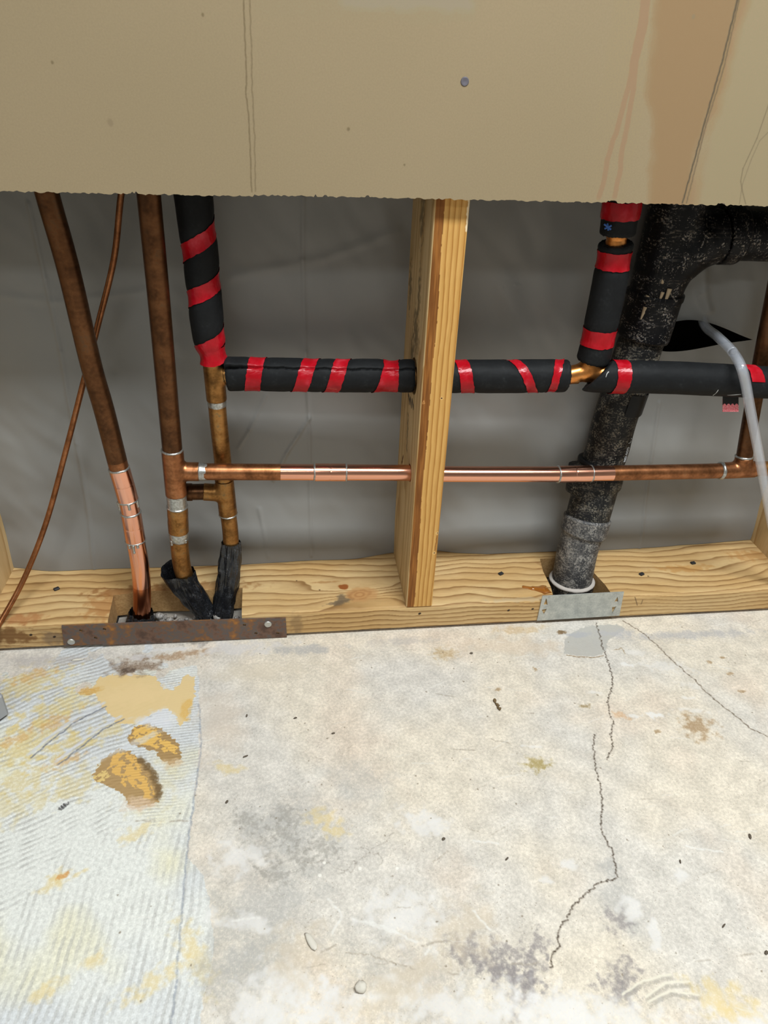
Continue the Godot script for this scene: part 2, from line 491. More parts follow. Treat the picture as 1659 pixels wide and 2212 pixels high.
func rings(p: float) -> float:                 # early wood to late wood across one year ring
	p = p - floor(p)
	return (0.35 * smoothstep(0.2, 0.8, p) + 0.65 * smoothstep(0.68, 0.93, p)) * (1.0 - smoothstep(0.95, 1.0, p))
func board_mat(c: Canvas, rep := true) -> StandardMaterial3D:
	var m := mat(Color.WHITE, 0.62, 0.0, 0.35)
	m.albedo_texture = c.tex(); m.texture_repeat = rep
	return m
func plate_wood() -> StandardMaterial3D:       # canvas: x along the plate, y = height up the face (38 mm) and on across the top (140 mm)
	var c := Canvas.new(-0.8, 0.0, 1.6, 0.19, 2048)
	var f := FastNoiseLite.new()
	f.seed = 5; f.frequency = 1.0; f.fractal_octaves = 3
	var kn := at_y(778, 1283, PLATE_TOP)
	var sw := at_y(1530, 1252, PLATE_TOP)
	for j in c.h:
		var s := j * c.s
		var z := maxf(s - 0.038, 0.0)
		var drop := maxf(0.038 - s, 0.0)
		for i in c.w:
			var x := c.x0 + i * c.s
			var ph := z / 0.0155 - drop / 0.0072 + 1.5 * f.get_noise_2d(x * 2.6, z * 5.0 - drop * 9.0) + 0.22 * f.get_noise_2d(x * 14.0 + 7.0, z * 22.0)
			var dk := Vector2((x - kn.x) / 0.07, (z + kn.z) / 0.032)
			ph += 2.1 * exp(-dk.length_squared()) * signf(z + kn.z + 1e-6) * smoothstep(0.0, 0.5, absf(dk.y)) 
			var ds := Vector2((x - sw.x) / 0.09, (z + sw.z) / 0.05)
			ph += 1.6 * exp(-ds.length_squared())
			var k := rings(ph) * (0.75 + 0.35 * f.get_noise_2d(x * 5.0 + 40.0, z * 30.0))
			var fib := f.get_noise_2d(x * 40.0, s * 1600.0)
			var tone := f.get_noise_2d(x * 4.0 + 90.0, s * 12.0)
			var q := rgb(200, 170, 122).lerp(rgb(188, 152, 100), clampf(0.5 + tone, 0, 1)).lerp(rgb(116, 80, 42), clampf(k, 0, 1) * (0.9 if drop > 0.0 else 0.84))
			q = q.lightened(0.05 * fib) if fib > 0.0 else q.darkened(-0.09 * fib)
			c.put(j * c.w + i, q, 1.0)
	var t := func(u, v):                        # pixel on the top of the plate
		var p := at_y(u, v, PLATE_TOP)
		return Vector2(p.x, 0.038 - p.z)
	var fr := func(u, v):                       # pixel on the face of the plate
		var p := at_z(u, v, 0.0)
		return Vector2(p.x, p.y)
	c.blob(t.call(780, 1284), 0.026, 0.018, 0.1, rgb(176, 132, 84), 0.75, 0.25, 0.2)
	for k in 4: c.blob(t.call(776, 1285), 0.019 - 0.0045 * k, 0.012 - 0.0028 * k, 0.3, rgb(150, 104, 62) if k % 2 == 0 else rgb(190, 146, 94), 0.6, 0.3, 0.25)
	c.blob(t.call(742, 1268), 0.008, 0.007, 0.0, rgb(132, 70, 28), 0.9, 0.3, 0.4)
	c.blob(t.call(738, 1297), 0.013, 0.011, 0.5, rgb(98, 84, 66), 0.75, 0.5, 0.9)
	c.blob(t.call(725, 1303), 0.016, 0.004, 0.2, rgb(104, 88, 68), 0.6, 0.5, 0.9)
	c.blob(t.call(700, 1258), 0.02, 0.003, 0.0, rgb(140, 96, 52), 0.5, 0.5, 0.6)
	c.blob(t.call(45, 1338), 0.03, 0.012, 0.0, rgb(150, 92, 52), 0.55, 0.6, 0.7)
	c.blob(t.call(225, 1310), 0.03, 0.03, 0.0, rgb(150, 96, 48), 0.5, 0.6, 0.8)
	c.blob(t.call(280, 1278), 0.06, 0.012, 0.0, rgb(120, 74, 36), 0.55, 0.5, 0.9)
	c.blob(t.call(430, 1268), 0.08, 0.012, 0.0, rgb(128, 84, 44), 0.5, 0.5, 0.9)
	c.blob(t.call(1480, 1228), 0.05, 0.010, 0.0, rgb(168, 118, 60), 0.5, 0.6, 0.8)
	c.blob(t.call(1630, 1200), 0.05, 0.014, 0.0, rgb(160, 112, 60), 0.5, 0.6, 0.8)
	c.blob(t.call(1190, 1225), 0.02, 0.02, 0.0, rgb(128, 84, 50), 0.55, 0.5, 0.8)
	c.blob(t.call(1130, 1295), 0.06, 0.006, 0.0, rgb(176, 160, 132), 0.5, 0.5, 0.8)
	for e in [[435, 1270], [640, 1255], [690, 1275], [1320, 1290], [1400, 1245]]: c.blob(t.call(e[0], e[1]), 0.0015, 0.0015, 0, rgb(84, 62, 40), 0.9)
	c.blob(fr.call(20, 1375), 0.03, 0.016, 0.0, rgb(104, 68, 34), 0.7, 0.5, 0.8)
	c.blob(fr.call(112, 1378), 0.02, 0.012, 0.0, rgb(110, 92, 74), 0.6, 0.6, 0.7)
	for e in [[66, 1372], [117, 1376], [1098, 1319], [1150, 1316], [906, 1326]]: c.blob(fr.call(e[0], e[1]), 0.0024, 0.0018, 0.6, rgb(40, 30, 24), 0.95, 0.3, 0.3)
	c.blob(fr.call(640, 1350), 0.012, 0.02, 0.0, rgb(120, 96, 66), 0.5, 0.6, 0.7)
	c.line([fr.call(1371, 1290), fr.call(1376, 1308)], 0.0012, rgb(90, 70, 50), 0.7)
	c.line([fr.call(1388, 1296), fr.call(1384, 1306)], 0.0012, rgb(90, 70, 50), 0.6)
	var m := board_mat(c)
	return m
func stud_wood() -> StandardMaterial3D:        # canvas: x = round the stud (left side 140, face 38, right side 140 mm), y = height
	var c := Canvas.new(0.0, 0.0, 0.318, 0.7, 512)
	var f := FastNoiseLite.new()
	f.seed = 8; f.frequency = 1.0; f.fractal_octaves = 3
	for j in c.h:
		var y := j * c.s + PLATE_TOP
		for i in c.w:
			var s := i * c.s
			var fib := f.get_noise_2d(s * 1900.0, y * 26.0)
			var q: Color
			if s > 0.1395 and s < 0.1785:
				var fx := (s - 0.1395) / 0.038 + 0.05 * f.get_noise_2d(y * 5.0, s * 20.0)
				if fx < 0.27 + 0.02 * f.get_noise_2d(y * 60.0, 3.0):
					q = rgb(112, 66, 24).lerp(rgb(148, 94, 40), clampf(0.4 + f.get_noise_2d(s * 260.0, y * 12.0) * 1.2, 0, 1))
				else:
					var k := rings((fx - 0.27) / 0.178 + 0.02)
					q = rgb(202, 156, 88).lerp(rgb(160, 108, 46), k)
			else:
				var z := absf(s - 0.159) - 0.0195
				var k := rings(z / 0.030 + 1.2 * f.get_noise_2d(y * 2.2, z * 9.0) + 0.3)
				q = rgb(208, 178, 130).lerp(rgb(166, 126, 74), k * 0.7).lerp(rgb(182, 152, 104), clampf(f.get_noise_2d(y * 9.0, s * 60.0), 0, 1))
			q = q.lightened(0.06 * fib) if fib > 0.0 else q.darkened(-0.09 * fib)
			c.put(j * c.w + i, q, 1.0)
	var L := func(u, v):                       # pixel on the left side of the middle stud
		var d := ray(u, v)
		var p := EYE + d * ((0.0 - EYE.x) / d.x)
		return Vector2(clampf(0.14 + p.z, 0.0, 0.14), p.y - PLATE_TOP)
	var fr := func(u, v):
		var p := at_z(u, v, 0.0)
		return Vector2(0.1395 + p.x, p.y - PLATE_TOP)
	for e in [[912, 470, .014, .03], [905, 640, .01, .03], [897, 700, .014, .022], [899, 730, .02, .02], [890, 760, .012, .02], [886, 620, .01, .03], [880, 930, .006, .03]]:
		c.blob(L.call(e[0], e[1]), e[2], e[3], 0.1, rgb(96, 82, 56), 0.6, 0.7, 1.1, 80.0)
	for e in [[882, 860], [886, 868], [890, 872]]: c.line([L.call(e[0], e[1] - 8), L.call(e[0] + 3, e[1] + 10)], 0.005, rgb(52, 44, 38), 0.7, 0.002)
	c.line([L.call(871, 985), L.call(868, 1000)], 0.004, rgb(90, 50, 24), 0.8, 0.002)
	for e in [[953, 861], [945, 1152], [938, 1195]]:
		c.blob(fr.call(e[0], e[1]), 0.0028, 0.0024, 0.0, rgb(226, 190, 128), 0.8, 0.5, 0.3)
		c.blob(fr.call(e[0], e[1]), 0.0013, 0.0010, 0.0, rgb(70, 42, 22), 0.95, 0.3, 0.3)
	c.line([fr.call(944, 1158), fr.call(939, 1190)], 0.0014, rgb(132, 84, 36), 0.8, 0.0006)
	c.line([fr.call(910, 872), fr.call(913, 866), fr.call(915, 872), fr.call(910, 873)], 0.0009, rgb(196, 142, 86), 0.9)
	c.line([fr.call(1014, 432), fr.call(1011, 468), fr.call(1008, 500)], 0.003, rgb(226, 206, 172), 0.9, 0.0012)
	return board_mat(c)
func drywall_paper() -> Canvas:                # canvas: x along the wall, y up from the cut edge
	var c := Canvas.new(-0.8, DRY_EDGE - 0.004, 1.6, 0.30, 2048)
	var a := c.noise(4, 2.0, 3)
	var b := c.noise(6, 420.0, 2)
	for j in c.h:
		for i in c.w:
			var k := j * c.w + i
			var q := rgb(150, 133, 106).lerp(rgb(145, 129, 102), a[k] / 255.0)
			q = q.darkened(0.05 * (b[k] / 255.0 - 0.4))
			c.put(k, q, 1.0)
	var w := func(u, v):                        # marks that leave the picture at the top go on up the sheet
		var p := at_z(u, v, 0.0127)
		return Vector2(p.x, p.y if v > -30 else DRY_EDGE + 0.31)
	var pl := func(l):
		var o := PackedVector2Array()
		for e in l: o.append(w.call(e[0], e[1]))
		return o
	# the water stain, its run lines and its paler right border
	c.soft(pl.call([[1340, -60], [1420, -60], [1385, 200], [1330, 460], [1265, 460], [1310, 200]]), rgb(150, 131, 102), 0.35, 0.014)
	c.soft(pl.call([[1400, -60], [1612, -60], [1550, 200], [1500, 330], [1484, 460], [1400, 460], [1412, 300], [1398, 200]]), rgb(141, 114, 83), 0.75, 0.009)
	c.soft(pl.call([[1612, -60], [1636, -60], [1580, 150], [1555, 230], [1520, 310], [1500, 460], [1484, 460], [1545, 200]]), rgb(146, 120, 88), 0.5, 0.008)
	c.soft(pl.call([[1640, -60], [1800, -60], [1800, 460], [1515, 460], [1545, 280], [1590, 150]]), rgb(160, 146, 118), 0.4, 0.012)
	for e in [[1372, 1365, 1290], [1392, 1372, 1325]]: c.line([w.call(e[0], -40), w.call(e[1], 160), w.call(e[2], 430)], 0.005, rgb(146, 120, 94), 0.14, 0.003, 20.0)
	c.soft(pl.call([[560, -29], [1022, -29], [1020, 36], [905, 46], [880, 34], [740, 36], [560, 30]]), rgb(146, 136, 114), 0.4, 0.008)
	c.soft(pl.call([[735, -29], [1020, -29], [1018, 22], [740, 20]]), rgb(150, 143, 126), 0.5, 0.006)
	# pencil and crease lines
	c.line([w.call(527, -60), w.call(530, 120), w.call(531, 205), w.call(537, 260), w.call(543, 415)], 0.0011, rgb(104, 90, 68), 0.75, 0.0008, 90.0)
	c.line([w.call(540, -60), w.call(543, 120), w.call(544, 200), w.call(549, 300), w.call(551, 415)], 0.0010, rgb(108, 94, 72), 0.65, 0.0008, 90.0)
	c.line([w.call(1608, -60), w.call(1560, 130), w.call(1520, 270), w.call(1473, 440)], 0.0016, rgb(84, 76, 64), 0.8, 0.0005)
	c.line([w.call(1604, -60), w.call(1562, 150), w.call(1523, 275), w.call(1482, 440)], 0.0012, rgb(96, 84, 70), 0.6, 0.0005)
	c.line([w.call(1700, 90), w.call(1659, 228), w.call(1634, 300), w.call(1604, 365), w.call(1599, 392), w.call(1603, 415), w.call(1610, 442)], 0.0009, rgb(104, 92, 74), 0.7)
	c.line([w.call(1665, 280), w.call(1640, 305), w.call(1622, 345), w.call(1603, 398), w.call(1596, 442)], 0.0008, rgb(110, 98, 80), 0.6)
	for e in [[752, 280, 0.0018], [437, 33, 0.0015], [873, 357, 0.001], [238, 266, 0.003], [112, 136, 0.0014], [1497, 37, 0.002]]:
		c.blob(w.call(e[0], e[1]), e[2], e[2] * 1.2, 0, rgb(110, 96, 72) if e[2] < 0.002 else rgb(132, 116, 92), 0.8, 0.4, 0.3)
	return c

func fl(u: float, v: float) -> Vector2:
	var p := on_floor(u, v)
	return Vector2(p.x, p.z)
func fls(l: Array) -> PackedVector2Array:
	var o := PackedVector2Array()
	for e in l: o.append(fl(e[0], e[1]))
	return o
func concrete() -> Canvas:                     # canvas: x along the wall, y = z out into the room
	var c := Canvas.new(-0.8, -0.16, 1.6, 0.94, 2048)
	var lo := c.noise(12, 3.2, 4)
	var lo2 := c.noise(13, 5.0, 4)
	var mid := c.noise(14, 30.0, 4)
	var fine := c.noise(15, 190.0, 4)
	var spk := c.noise(16, 420.0, 2)
	var tiny := c.noise(17, 560.0, 1)
	c.grain = mixd(fine, tiny, 0.4)
	# the combed adhesive on the left ends along this line
	var edge := []
	for e in [[424, 1400], [430, 1500], [432, 1600], [422, 1700], [412, 1780], [400, 1850], [438, 1890], [456, 1950], [460, 2010], [455, 2080], [440, 2150], [425, 2260], [405, 2500]]: edge.append(fl(e[0], e[1]))
	var edge_at := PackedFloat32Array()
	edge_at.resize(c.h)
	for j in c.h:
		var z := c.y0 + j * c.s
		var x: float = edge[0].x
		for k in edge.size() - 1:
			if z >= edge[k].y: x = lerpf(edge[k].x, edge[k + 1].x, clampf((z - edge[k].y) / (edge[k + 1].y - edge[k].y), 0, 1))
		edge_at[j] = x
	var top := fl(150, 1440).y
	var fz := FastNoiseLite.new()
	fz.frequency = 1.0; fz.fractal_octaves = 3; fz.seed = 77
	var A := fl(0, 1790)
	var B := fl(200, 1700)
	var dirB := (B - A).normalized()
	var dirC := (fl(420, 1860) - fl(345, 2200)).normalized()
	var ca := fl(0, 2010)
	var cb := fl(250, 1840)
	for j in c.h:
		var z := c.y0 + j * c.s
		for i in c.w:
			var k := j * c.w + i
			var x := c.x0 + i * c.s
			var g := clampf((lo[k] - 95) / 90.0, 0, 1)
			var q := rgb(203, 193, 177).lerp(rgb(195, 189, 180), g).lerp(rgb(202, 187, 170), clampf((lo2[k] - 140) / 110.0, 0, 1))
			q = q.darkened(0.14 * (mid[k] / 255.0 - 0.45) + 0.17 * (fine[k] / 255.0 - 0.5) + 0.11 * (tiny[k] / 255.0 - 0.5))
			if spk[k] > 222: q = q.lerp(rgb(120, 106, 90), 0.6)
			elif spk[k] < 24: q = q.lerp(rgb(232, 226, 214), 0.6)
			var hh := 128.0 + (fine[k] - 128) * 0.10 + (mid[k] - 128) * 0.05 + (tiny[k] - 128) * 0.08
			var d := edge_at[j] - x + (mid[k] - 128) * 0.00003
			if d > 0.0 and z > top + (lo2[k] - 128) * 0.0006 + (mid[k] - 128) * 0.0002:
				# trowel combs: three sweeps of the notched trowel
				var up := clampf((lerpf(ca.y, cb.y, (x - ca.x) / (cb.x - ca.x)) - z) / 0.03 + (lo2[k] - 128) / 90.0, 0, 1)
				var w := fz.get_noise_2d(x * 5.0, z * 5.0) * 0.014
				var pB := (x * -dirB.y + z * dirB.x + w * 0.8) / 0.0066
				var pC := (x * -dirC.y + z * dirC.x + w * 0.5) / 0.0078
				var pA := (z + w * 0.5 + x * 0.05) / 0.0042
				var right := clampf((x - fl(170, 1700).x) / 0.05 + (lo2[k] - 128) / 70.0, 0, 1)
				var st := lerpf(sin(pC * TAU), lerpf(sin(pB * TAU), sin(pA * TAU), right), up)
				var am := clampf(0.55 + (mid[k] - 128) / 150.0 + 0.5 * (lo[k] - 120) / 90.0, 0.12, 1.0)
				q = rgb(208, 208, 202).lerp(rgb(194, 196, 197), clampf((lo[k] - 110) / 80.0, 0, 1)).lerp(rgb(214, 204, 160), 0.6 * clampf((lo2[k] - 140) / 80.0, 0, 1))
				# the notched trowel leaves the grey concrete bare between the pale adhesive beads
				if st < -0.25: q = q.lerp(rgb(158, 156, 152), am * lerpf(0.42, 0.7, up * (1.0 - right)))
				q = q.darkened(0.14 * (fine[k] / 255.0 - 0.45) + 0.10 * (tiny[k] / 255.0 - 0.5))
				hh = 128.0 + st * 46.0 * am + (fine[k] - 128) * 0.08 + (tiny[k] - 128) * 0.05
			c.c[k * 3] = int(q.r * 255); c.c[k * 3 + 1] = int(q.g * 255); c.c[k * 3 + 2] = int(q.b * 255)
			c.hg[k] = int(hh)
	var dark := rgb(70, 62, 54)
	# old vinyl adhesive, left: yellow staining, bare lobes, the tan patch
	for e in [[60, 1480, .05, .03, 0.6], [120, 1530, .05, .02, 0.6], [60, 1600, .05, .03, 0.6], [150, 1610, .05, .015, 0.6], [40, 1690, .04, .02, 0.5], [230, 1580, .03, .012, 0.5], [170, 1690, .03, .02, 0.45], [30, 1740, .05, .02, 0.4], [330, 1700, .03, .03, 0.2]]:
		c.blob(fl(e[0], e[1]), e[2], e[3], -0.5, rgb(202, 180, 119), e[4], 0.8, 1.4, 55.0)
	for e in [[110, 1560, .025, .012], [30, 1600, .02, .01], [140, 1645, .02, .008], [70, 1460, .03, .01], [250, 1470, .02, .01]]:
		c.blob(fl(e[0], e[1]), e[2], e[3], -0.4, rgb(196, 152, 92), 0.55, 0.8, 1.5, 70.0)
	c.poly(fls([[182, 1490], [200, 1486], [212, 1466], [228, 1458], [330, 1458], [348, 1474], [350, 1488], [376, 1490], [390, 1470], [404, 1456], [420, 1462], [420, 1508], [408, 1532], [400, 1556], [388, 1570], [380, 1548], [362, 1530], [338, 1536], [312, 1552], [292, 1564], [252, 1562], [240, 1545], [222, 1530], [205, 1498]]), rgb(206, 180, 130), 0.95, 0.004, 110.0, 460)
	c.blob(fl(290, 1500), 0.05, 0.022, 0, rgb(212, 186, 139), 0.5, 0.6, 0.6)
	c.blob(fl(195, 1492), 0.014, 0.008, 0, rgb(191, 148, 78), 0.8, 0.4, 0.6)
	c.blob(fl(404, 1530), 0.008, 0.02, 0, rgb(200, 159, 85), 0.7, 0.5, 0.6)
	c.poly(fls([[276, 1592], [290, 1568], [318, 1562], [344, 1572], [370, 1592], [388, 1612], [390, 1636], [372, 1652], [352, 1644], [336, 1622], [300, 1612], [278, 1606]]), rgb(150, 118, 72), 0.9, 0.004, 110.0, -12)
	c.poly(fls([[284, 1590], [292, 1570], [318, 1564], [340, 1578], [352, 1600], [384, 1612], [382, 1628], [356, 1624], [336, 1614], [300, 1606]]), rgb(210, 169, 91), 0.95, 0.006, 100.0, 16, -0.3)
	c.poly(fls([[200, 1672], [222, 1640], [250, 1618], [276, 1620], [304, 1640], [330, 1672], [344, 1706], [338, 1734], [300, 1742], [274, 1736], [262, 1708], [230, 1698], [204, 1684]]), rgb(156, 124, 78), 0.9, 0.004, 110.0, -12)
	c.poly(fls([[236, 1648], [256, 1622], [280, 1626], [300, 1650], [316, 1680], [338, 1716], [322, 1728], [296, 1700], [270, 1690], [240, 1664]]), rgb(206, 163, 91), 0.95, 0.008, 90.0, 16, -0.22)
	c.poly(fls([[200, 1676], [228, 1664], [240, 1674], [222, 1688], [206, 1686]]), rgb(210, 182, 117), 0.85, 0.005, 150.0, 10, -0.2)
	c.line([fl(300, 1636), fl(328, 1668), fl(342, 1704), fl(338, 1726)], 0.007, rgb(112, 90, 60), 0.3, 0.005)  # lobe's brown rim, with its shadow painted in
	c.blob(fl(300, 1735), 0.02, 0.01, 0, rgb(199, 174, 148), 0.8, 0.6, 0.7)
	c.blob(fl(372, 1648), 0.014, 0.008, 0, rgb(191, 165, 130), 0.7, 0.6, 0.7)
	for e in [[[225, 1518], [170, 1545], [120, 1580], [60, 1630]], [[262, 1546], [215, 1570], [165, 1610], [120, 1645]]]:
		var l := []
		for p in e: l.append(fl(p[0], p[1]))
		c.line(l, 0.005, rgb(196, 198, 202), 0.3, 0.002, 60.0)
		var l2 := []
		for p in e: l2.append(fl(p[0] + 5, p[1] + 7))
		c.line(l2, 0.0024, rgb(112, 114, 122), 0.5, 0.002, 60.0)
	c.blob(fl(330, 1560), 0.03, 0.009, 0.3, rgb(199, 200, 206), 0.7, 0.6, 0.5)
	c.blob(fl(350, 1548), 0.02, 0.014, 0.6, rgb(200, 200, 204), 0.7, 0.6, 0.5)
	c.blob(fl(290, 1605), 0.05, 0.006, -0.5, rgb(195, 197, 200), 0.6, 0.6, 0.5)
	# the chalk line along the adhesive's edge
	c.line([fl(430, 1520), fl(434, 1600), fl(428, 1660), fl(416, 1740), fl(408, 1800), fl(402, 1850), fl(396, 1930), fl(388, 2020), fl(380, 2110), fl(366, 2240)], 0.0024, rgb(128, 134, 146), 0.24, 0.0016, 60.0)
	for e in [[112, 1908, .016, .008], [128, 1895, .008, .012], [172, 1885, .01, .003], [203, 2075, .012, .008], [100, 2140, .016, .009], [330, 2120, .03, .01], [420, 2060, .012, .04], [290, 1800, .02, .01]]:
		c.blob(fl(e[0], e[1]), e[2], e[3], -0.5, rgb(208, 186, 132), 0.6, 0.9, 1.0, 80.0)
	c.blob(fl(135, 1892), 0.008, 0.003, -0.6, rgb(190, 130, 66), 0.7, 0.5, 1.0, 120.0)
	c.poly(PackedVector2Array([Vector2(-0.425, -0.075), Vector2(-0.22, -0.075), Vector2(-0.22, -0.002), Vector2(-0.425, -0.002)]), rgb(146, 140, 132), 0.8, 0.002)  # notch floor: grey dirt, with darkening painted in for the recess
	c.poly(PackedVector2Array([Vector2(0.21, -0.115), Vector2(0.32, -0.115), Vector2(0.32, -0.002), Vector2(0.21, -0.002)]), rgb(150, 136, 116), 0.8, 0.002)  # drain hole floor: brown dirt, darkened the same way
	for e in [[-0.37, -0.03], [-0.32, -0.035], [-0.27, -0.03], [-0.30, -0.01], [-0.39, -0.05]]: c.blob(Vector2(e[0], e[1]), 0.03, 0.02, 0.0, rgb(120, 114, 108), 0.6, 0.5, 0.8, 60.0)  # dirt blotches that also darken the notch floor
	# dirt and damp along the plate
	c.blob(fl(290, 1438), 0.035, 0.018, 0, rgb(112, 92, 74), 0.75, 0.8, 1.0, 45.0)
	c.blob(fl(272, 1448), 0.012, 0.007, 0, rgb(74, 60, 50), 0.7, 0.8, 1.0, 60.0)
	c.blob(fl(390, 1415), 0.04, 0.008, -0.15, rgb(150, 120, 90), 0.7, 0.5, 1.0, 50.0)
	c.blob(fl(300, 1420), 0.02, 0.006, 0, rgb(193, 189, 189), 0.7, 0.5, 1.0, 70.0)
	c.blob(fl(375, 1402), 0.03, 0.004, 0, rgb(200, 197, 195), 0.7, 0.5, 1.0, 70.0)
	c.blob(fl(520, 1400), 0.08, 0.014, 0, rgb(193, 189, 187), 0.7, 0.7, 1.0, 40.0)
	c.blob(fl(660, 1402), 0.05, 0.012, 0, rgb(160, 158, 156), 0.7, 0.8, 0.9, 40.0)
	c.blob(fl(860, 1385), 0.05, 0.009, 0, rgb(172, 166, 160), 0.6, 0.8, 0.9, 40.0)
	c.blob(fl(560, 1450), 0.09, 0.018, 0, rgb(196, 184, 164), 0.5, 0.8, 0.8, 30.0)
	c.blob(fl(470, 1560), 0.03, 0.06, 0, rgb(190, 178, 164), 0.6, 0.8, 0.8, 30.0)
	c.blob(fl(100, 1425), 0.08, 0.012, 0, rgb(168, 162, 158), 0.7, 0.8, 0.9, 40.0)
	c.blob(fl(960, 1412), 0.02, 0.014, 0, rgb(170, 146, 108), 0.7, 0.9, 1.0, 80.0)
	c.blob(fl(1120, 1360), 0.04, 0.010, 0, rgb(184, 160, 124), 0.6, 0.8, 1.0, 60.0)
	c.blob(fl(1212, 1365), 0.008, 0.005, 0, rgb(104, 80, 50), 0.85, 0.5, 0.6, 90.0)
	c.blob(fl(1105, 1395), 0.10, 0.02, 0.1, rgb(193, 174, 152), 0.5, 0.8, 0.9, 40.0)
	# the smooth grey patch by the drain and the grey band on to the right
	c.poly(fls([[1218, 1385], [1236, 1365], [1270, 1352], [1330, 1348], [1350, 1358], [1330, 1372], [1312, 1384], [1310, 1400], [1300, 1412], [1280, 1418], [1250, 1416], [1218, 1412]]), rgb(166, 163, 156), 0.85, 0.003, 70.0, 14)
	c.blob(fl(1250, 1370), 0.02, 0.007, 0, rgb(160, 160, 162), 0.8, 0.7, 0.8, 60.0)
	c.line([fl(1222, 1415), fl(1250, 1418), fl(1275, 1420), fl(1303, 1417)], 0.0016, rgb(128, 106, 78), 0.8, 0.002, 120.0, -30)
	c.line([fl(1325, 1404), fl(1342, 1400), fl(1350, 1412)], 0.0014, rgb(150, 128, 98), 0.7, 0.002, 120.0, -20)
	c.blob(fl(1480, 1372), 0.11, 0.011, 0, rgb(166, 163, 162), 0.75, 0.8, 0.8, 40.0)
	c.blob(fl(1330, 1368), 0.03, 0.009, 0, rgb(166, 164, 166), 0.7, 0.8, 0.8, 50.0)
	for e in [[1370, 1410, .018, .006, 0.5], [1440, 1440, .035, .012, 0.45], [1355, 1436, .010, .004, 0.8], [1415, 1545, .014, .007, 0.9], [1365, 1545, .008, .003, 0.7], [1490, 1508, .012, .003, 0.7], [1500, 1535, .03, .004, 0.5], [1280, 1495, .012, .003, 0.6], [1490, 1480, .02, .006, 0.4], [1150, 1612, .014, .002, 0.6]]:
		c.blob(fl(e[0], e[1]), e[2], e[3], 0.2, rgb(213, 210, 206), e[4], 0.8, 1.2, 80.0)
	c.blob(fl(1505, 1568), 0.024, 0.022, 0.3, rgb(150, 122, 88), 0.75, 0.8, 0.9, 60.0)
	c.blob(fl(1160, 1652), 0.017, 0.011, 0, rgb(150, 132, 78), 0.75, 0.8, 1.0, 90.0)
	c.blob(fl(1262, 1525), 0.008, 0.005, 0, rgb(140, 120, 84), 0.75, 0.6, 0.9, 90.0)
	c.blob(fl(1340, 1545), 0.012, 0.006, 0.4, rgb(190, 150, 112), 0.6, 0.7, 1.0, 80.0)
	for e in [[1533, 1430], [1575, 1455], [1600, 1492], [1420, 1580], [1560, 1420], [1155, 1445], [1075, 1488]]: c.blob(fl(e[0], e[1]), 0.005, 0.0035, 0, rgb(146, 120, 86), 0.7, 0.6, 0.9, 120.0)
	# the open floor: grey smears, scuffs and pale skims
	for e in [[640, 1790, .05, .045, 0.55], [560, 1760, .03, .03, 0.4], [560, 1980, .06, .07, 0.5], [520, 2090, .03, .05, 0.5], [900, 2120, .08, .04, 0.35], [780, 1690, .05, .03, 0.35], [1340, 1960, .03, .03, 0.5], [1310, 1870, .014, .014, 0.55]]:
		c.blob(fl(e[0], e[1]), e[2], e[3], 0.5, rgb(160, 158, 154), e[4], 0.9, 1.0, 26.0)
	for e in [[610, 1800], [560, 1840], [650, 1850], [700, 1830], [590, 1890], [620, 1760], [530, 1770]]: c.blob(fl(e[0], e[1]), 0.018, 0.012, 0.7, rgb(140, 136, 128), 0.5, 0.9, 1.5, 110.0)
	for e in [[1010, 2050, .018, .016], [1060, 2085, .03, .012], [1110, 2110, .03, .010], [1090, 2060, .016, .012], [1160, 2040, .012, .012], [1150, 2090, .012, .016], [1350, 2110, .012, .02], [1330, 2140, .02, .01], [1335, 1990, .012, .012], [1130, 2150, .012, .02]]:
		c.blob(fl(e[0], e[1]), e[2], e[3], 0.5, rgb(126, 120, 120), 0.6, 0.9, 1.5, 90.0)
	for e in [[1000, 2180, .09, .02], [1300, 2200, .10, .022], [620, 2150, .04, .03], [1200, 2190, .05, .02], [1610, 2200, .04, .015], [560, 2190, .03, .02], [940, 1790, .012, .010], [905, 1775, .03, .014], [520, 1990, .04, .008], [520, 1850, .03, .02], [700, 2170, .04, .02], [870, 1980, .04, .03], [1360, 1960, .012, .012], [1415, 2020, .006, .016], [1470, 1890, .01, .008], [1230, 1870, .014, .006], [1180, 1900, .014, .004]]:
		c.blob(fl(e[0], e[1]), e[2], e[3], 0.3, rgb(210, 207, 204), 0.7, 0.9, 1.2, 55.0)
	for e in [[700, 1770, .02, .012], [490, 1660, .02, .008], [720, 1795, .016, .008], [1560, 2160, .03, .016], [1570, 2180, .016, .008]]: c.blob(fl(e[0], e[1]), e[2], e[3], 0.3, rgb(206, 184, 132), 0.6, 0.9, 1.2, 60.0)
	for e in [[870, 2130, .05, .018], [1000, 2010, .04, .03], [640, 2060, .03, .03]]: c.blob(fl(e[0], e[1]), e[2], e[3], -0.4, rgb(191, 176, 154), 0.5, 0.9, 1.0, 50.0)
	for e in [[[705, 1942], [728, 1962], [738, 1980], [715, 2015]], [[760, 1985], [830, 2000], [900, 2035]], [[790, 1995], [860, 2015]], [[925, 2040], [918, 2062]], [[560, 1980], [500, 1990]], [[1020, 1815], [1075, 1820]], [[1480, 1828], [1560, 1840]], [[1020, 1965], [1060, 2010]]]:
		var l := []
		for p in e: l.append(fl(p[0], p[1]))
		c.line(l, 0.0026, rgb(215, 212, 206), 0.4, 0.0022, 90.0)
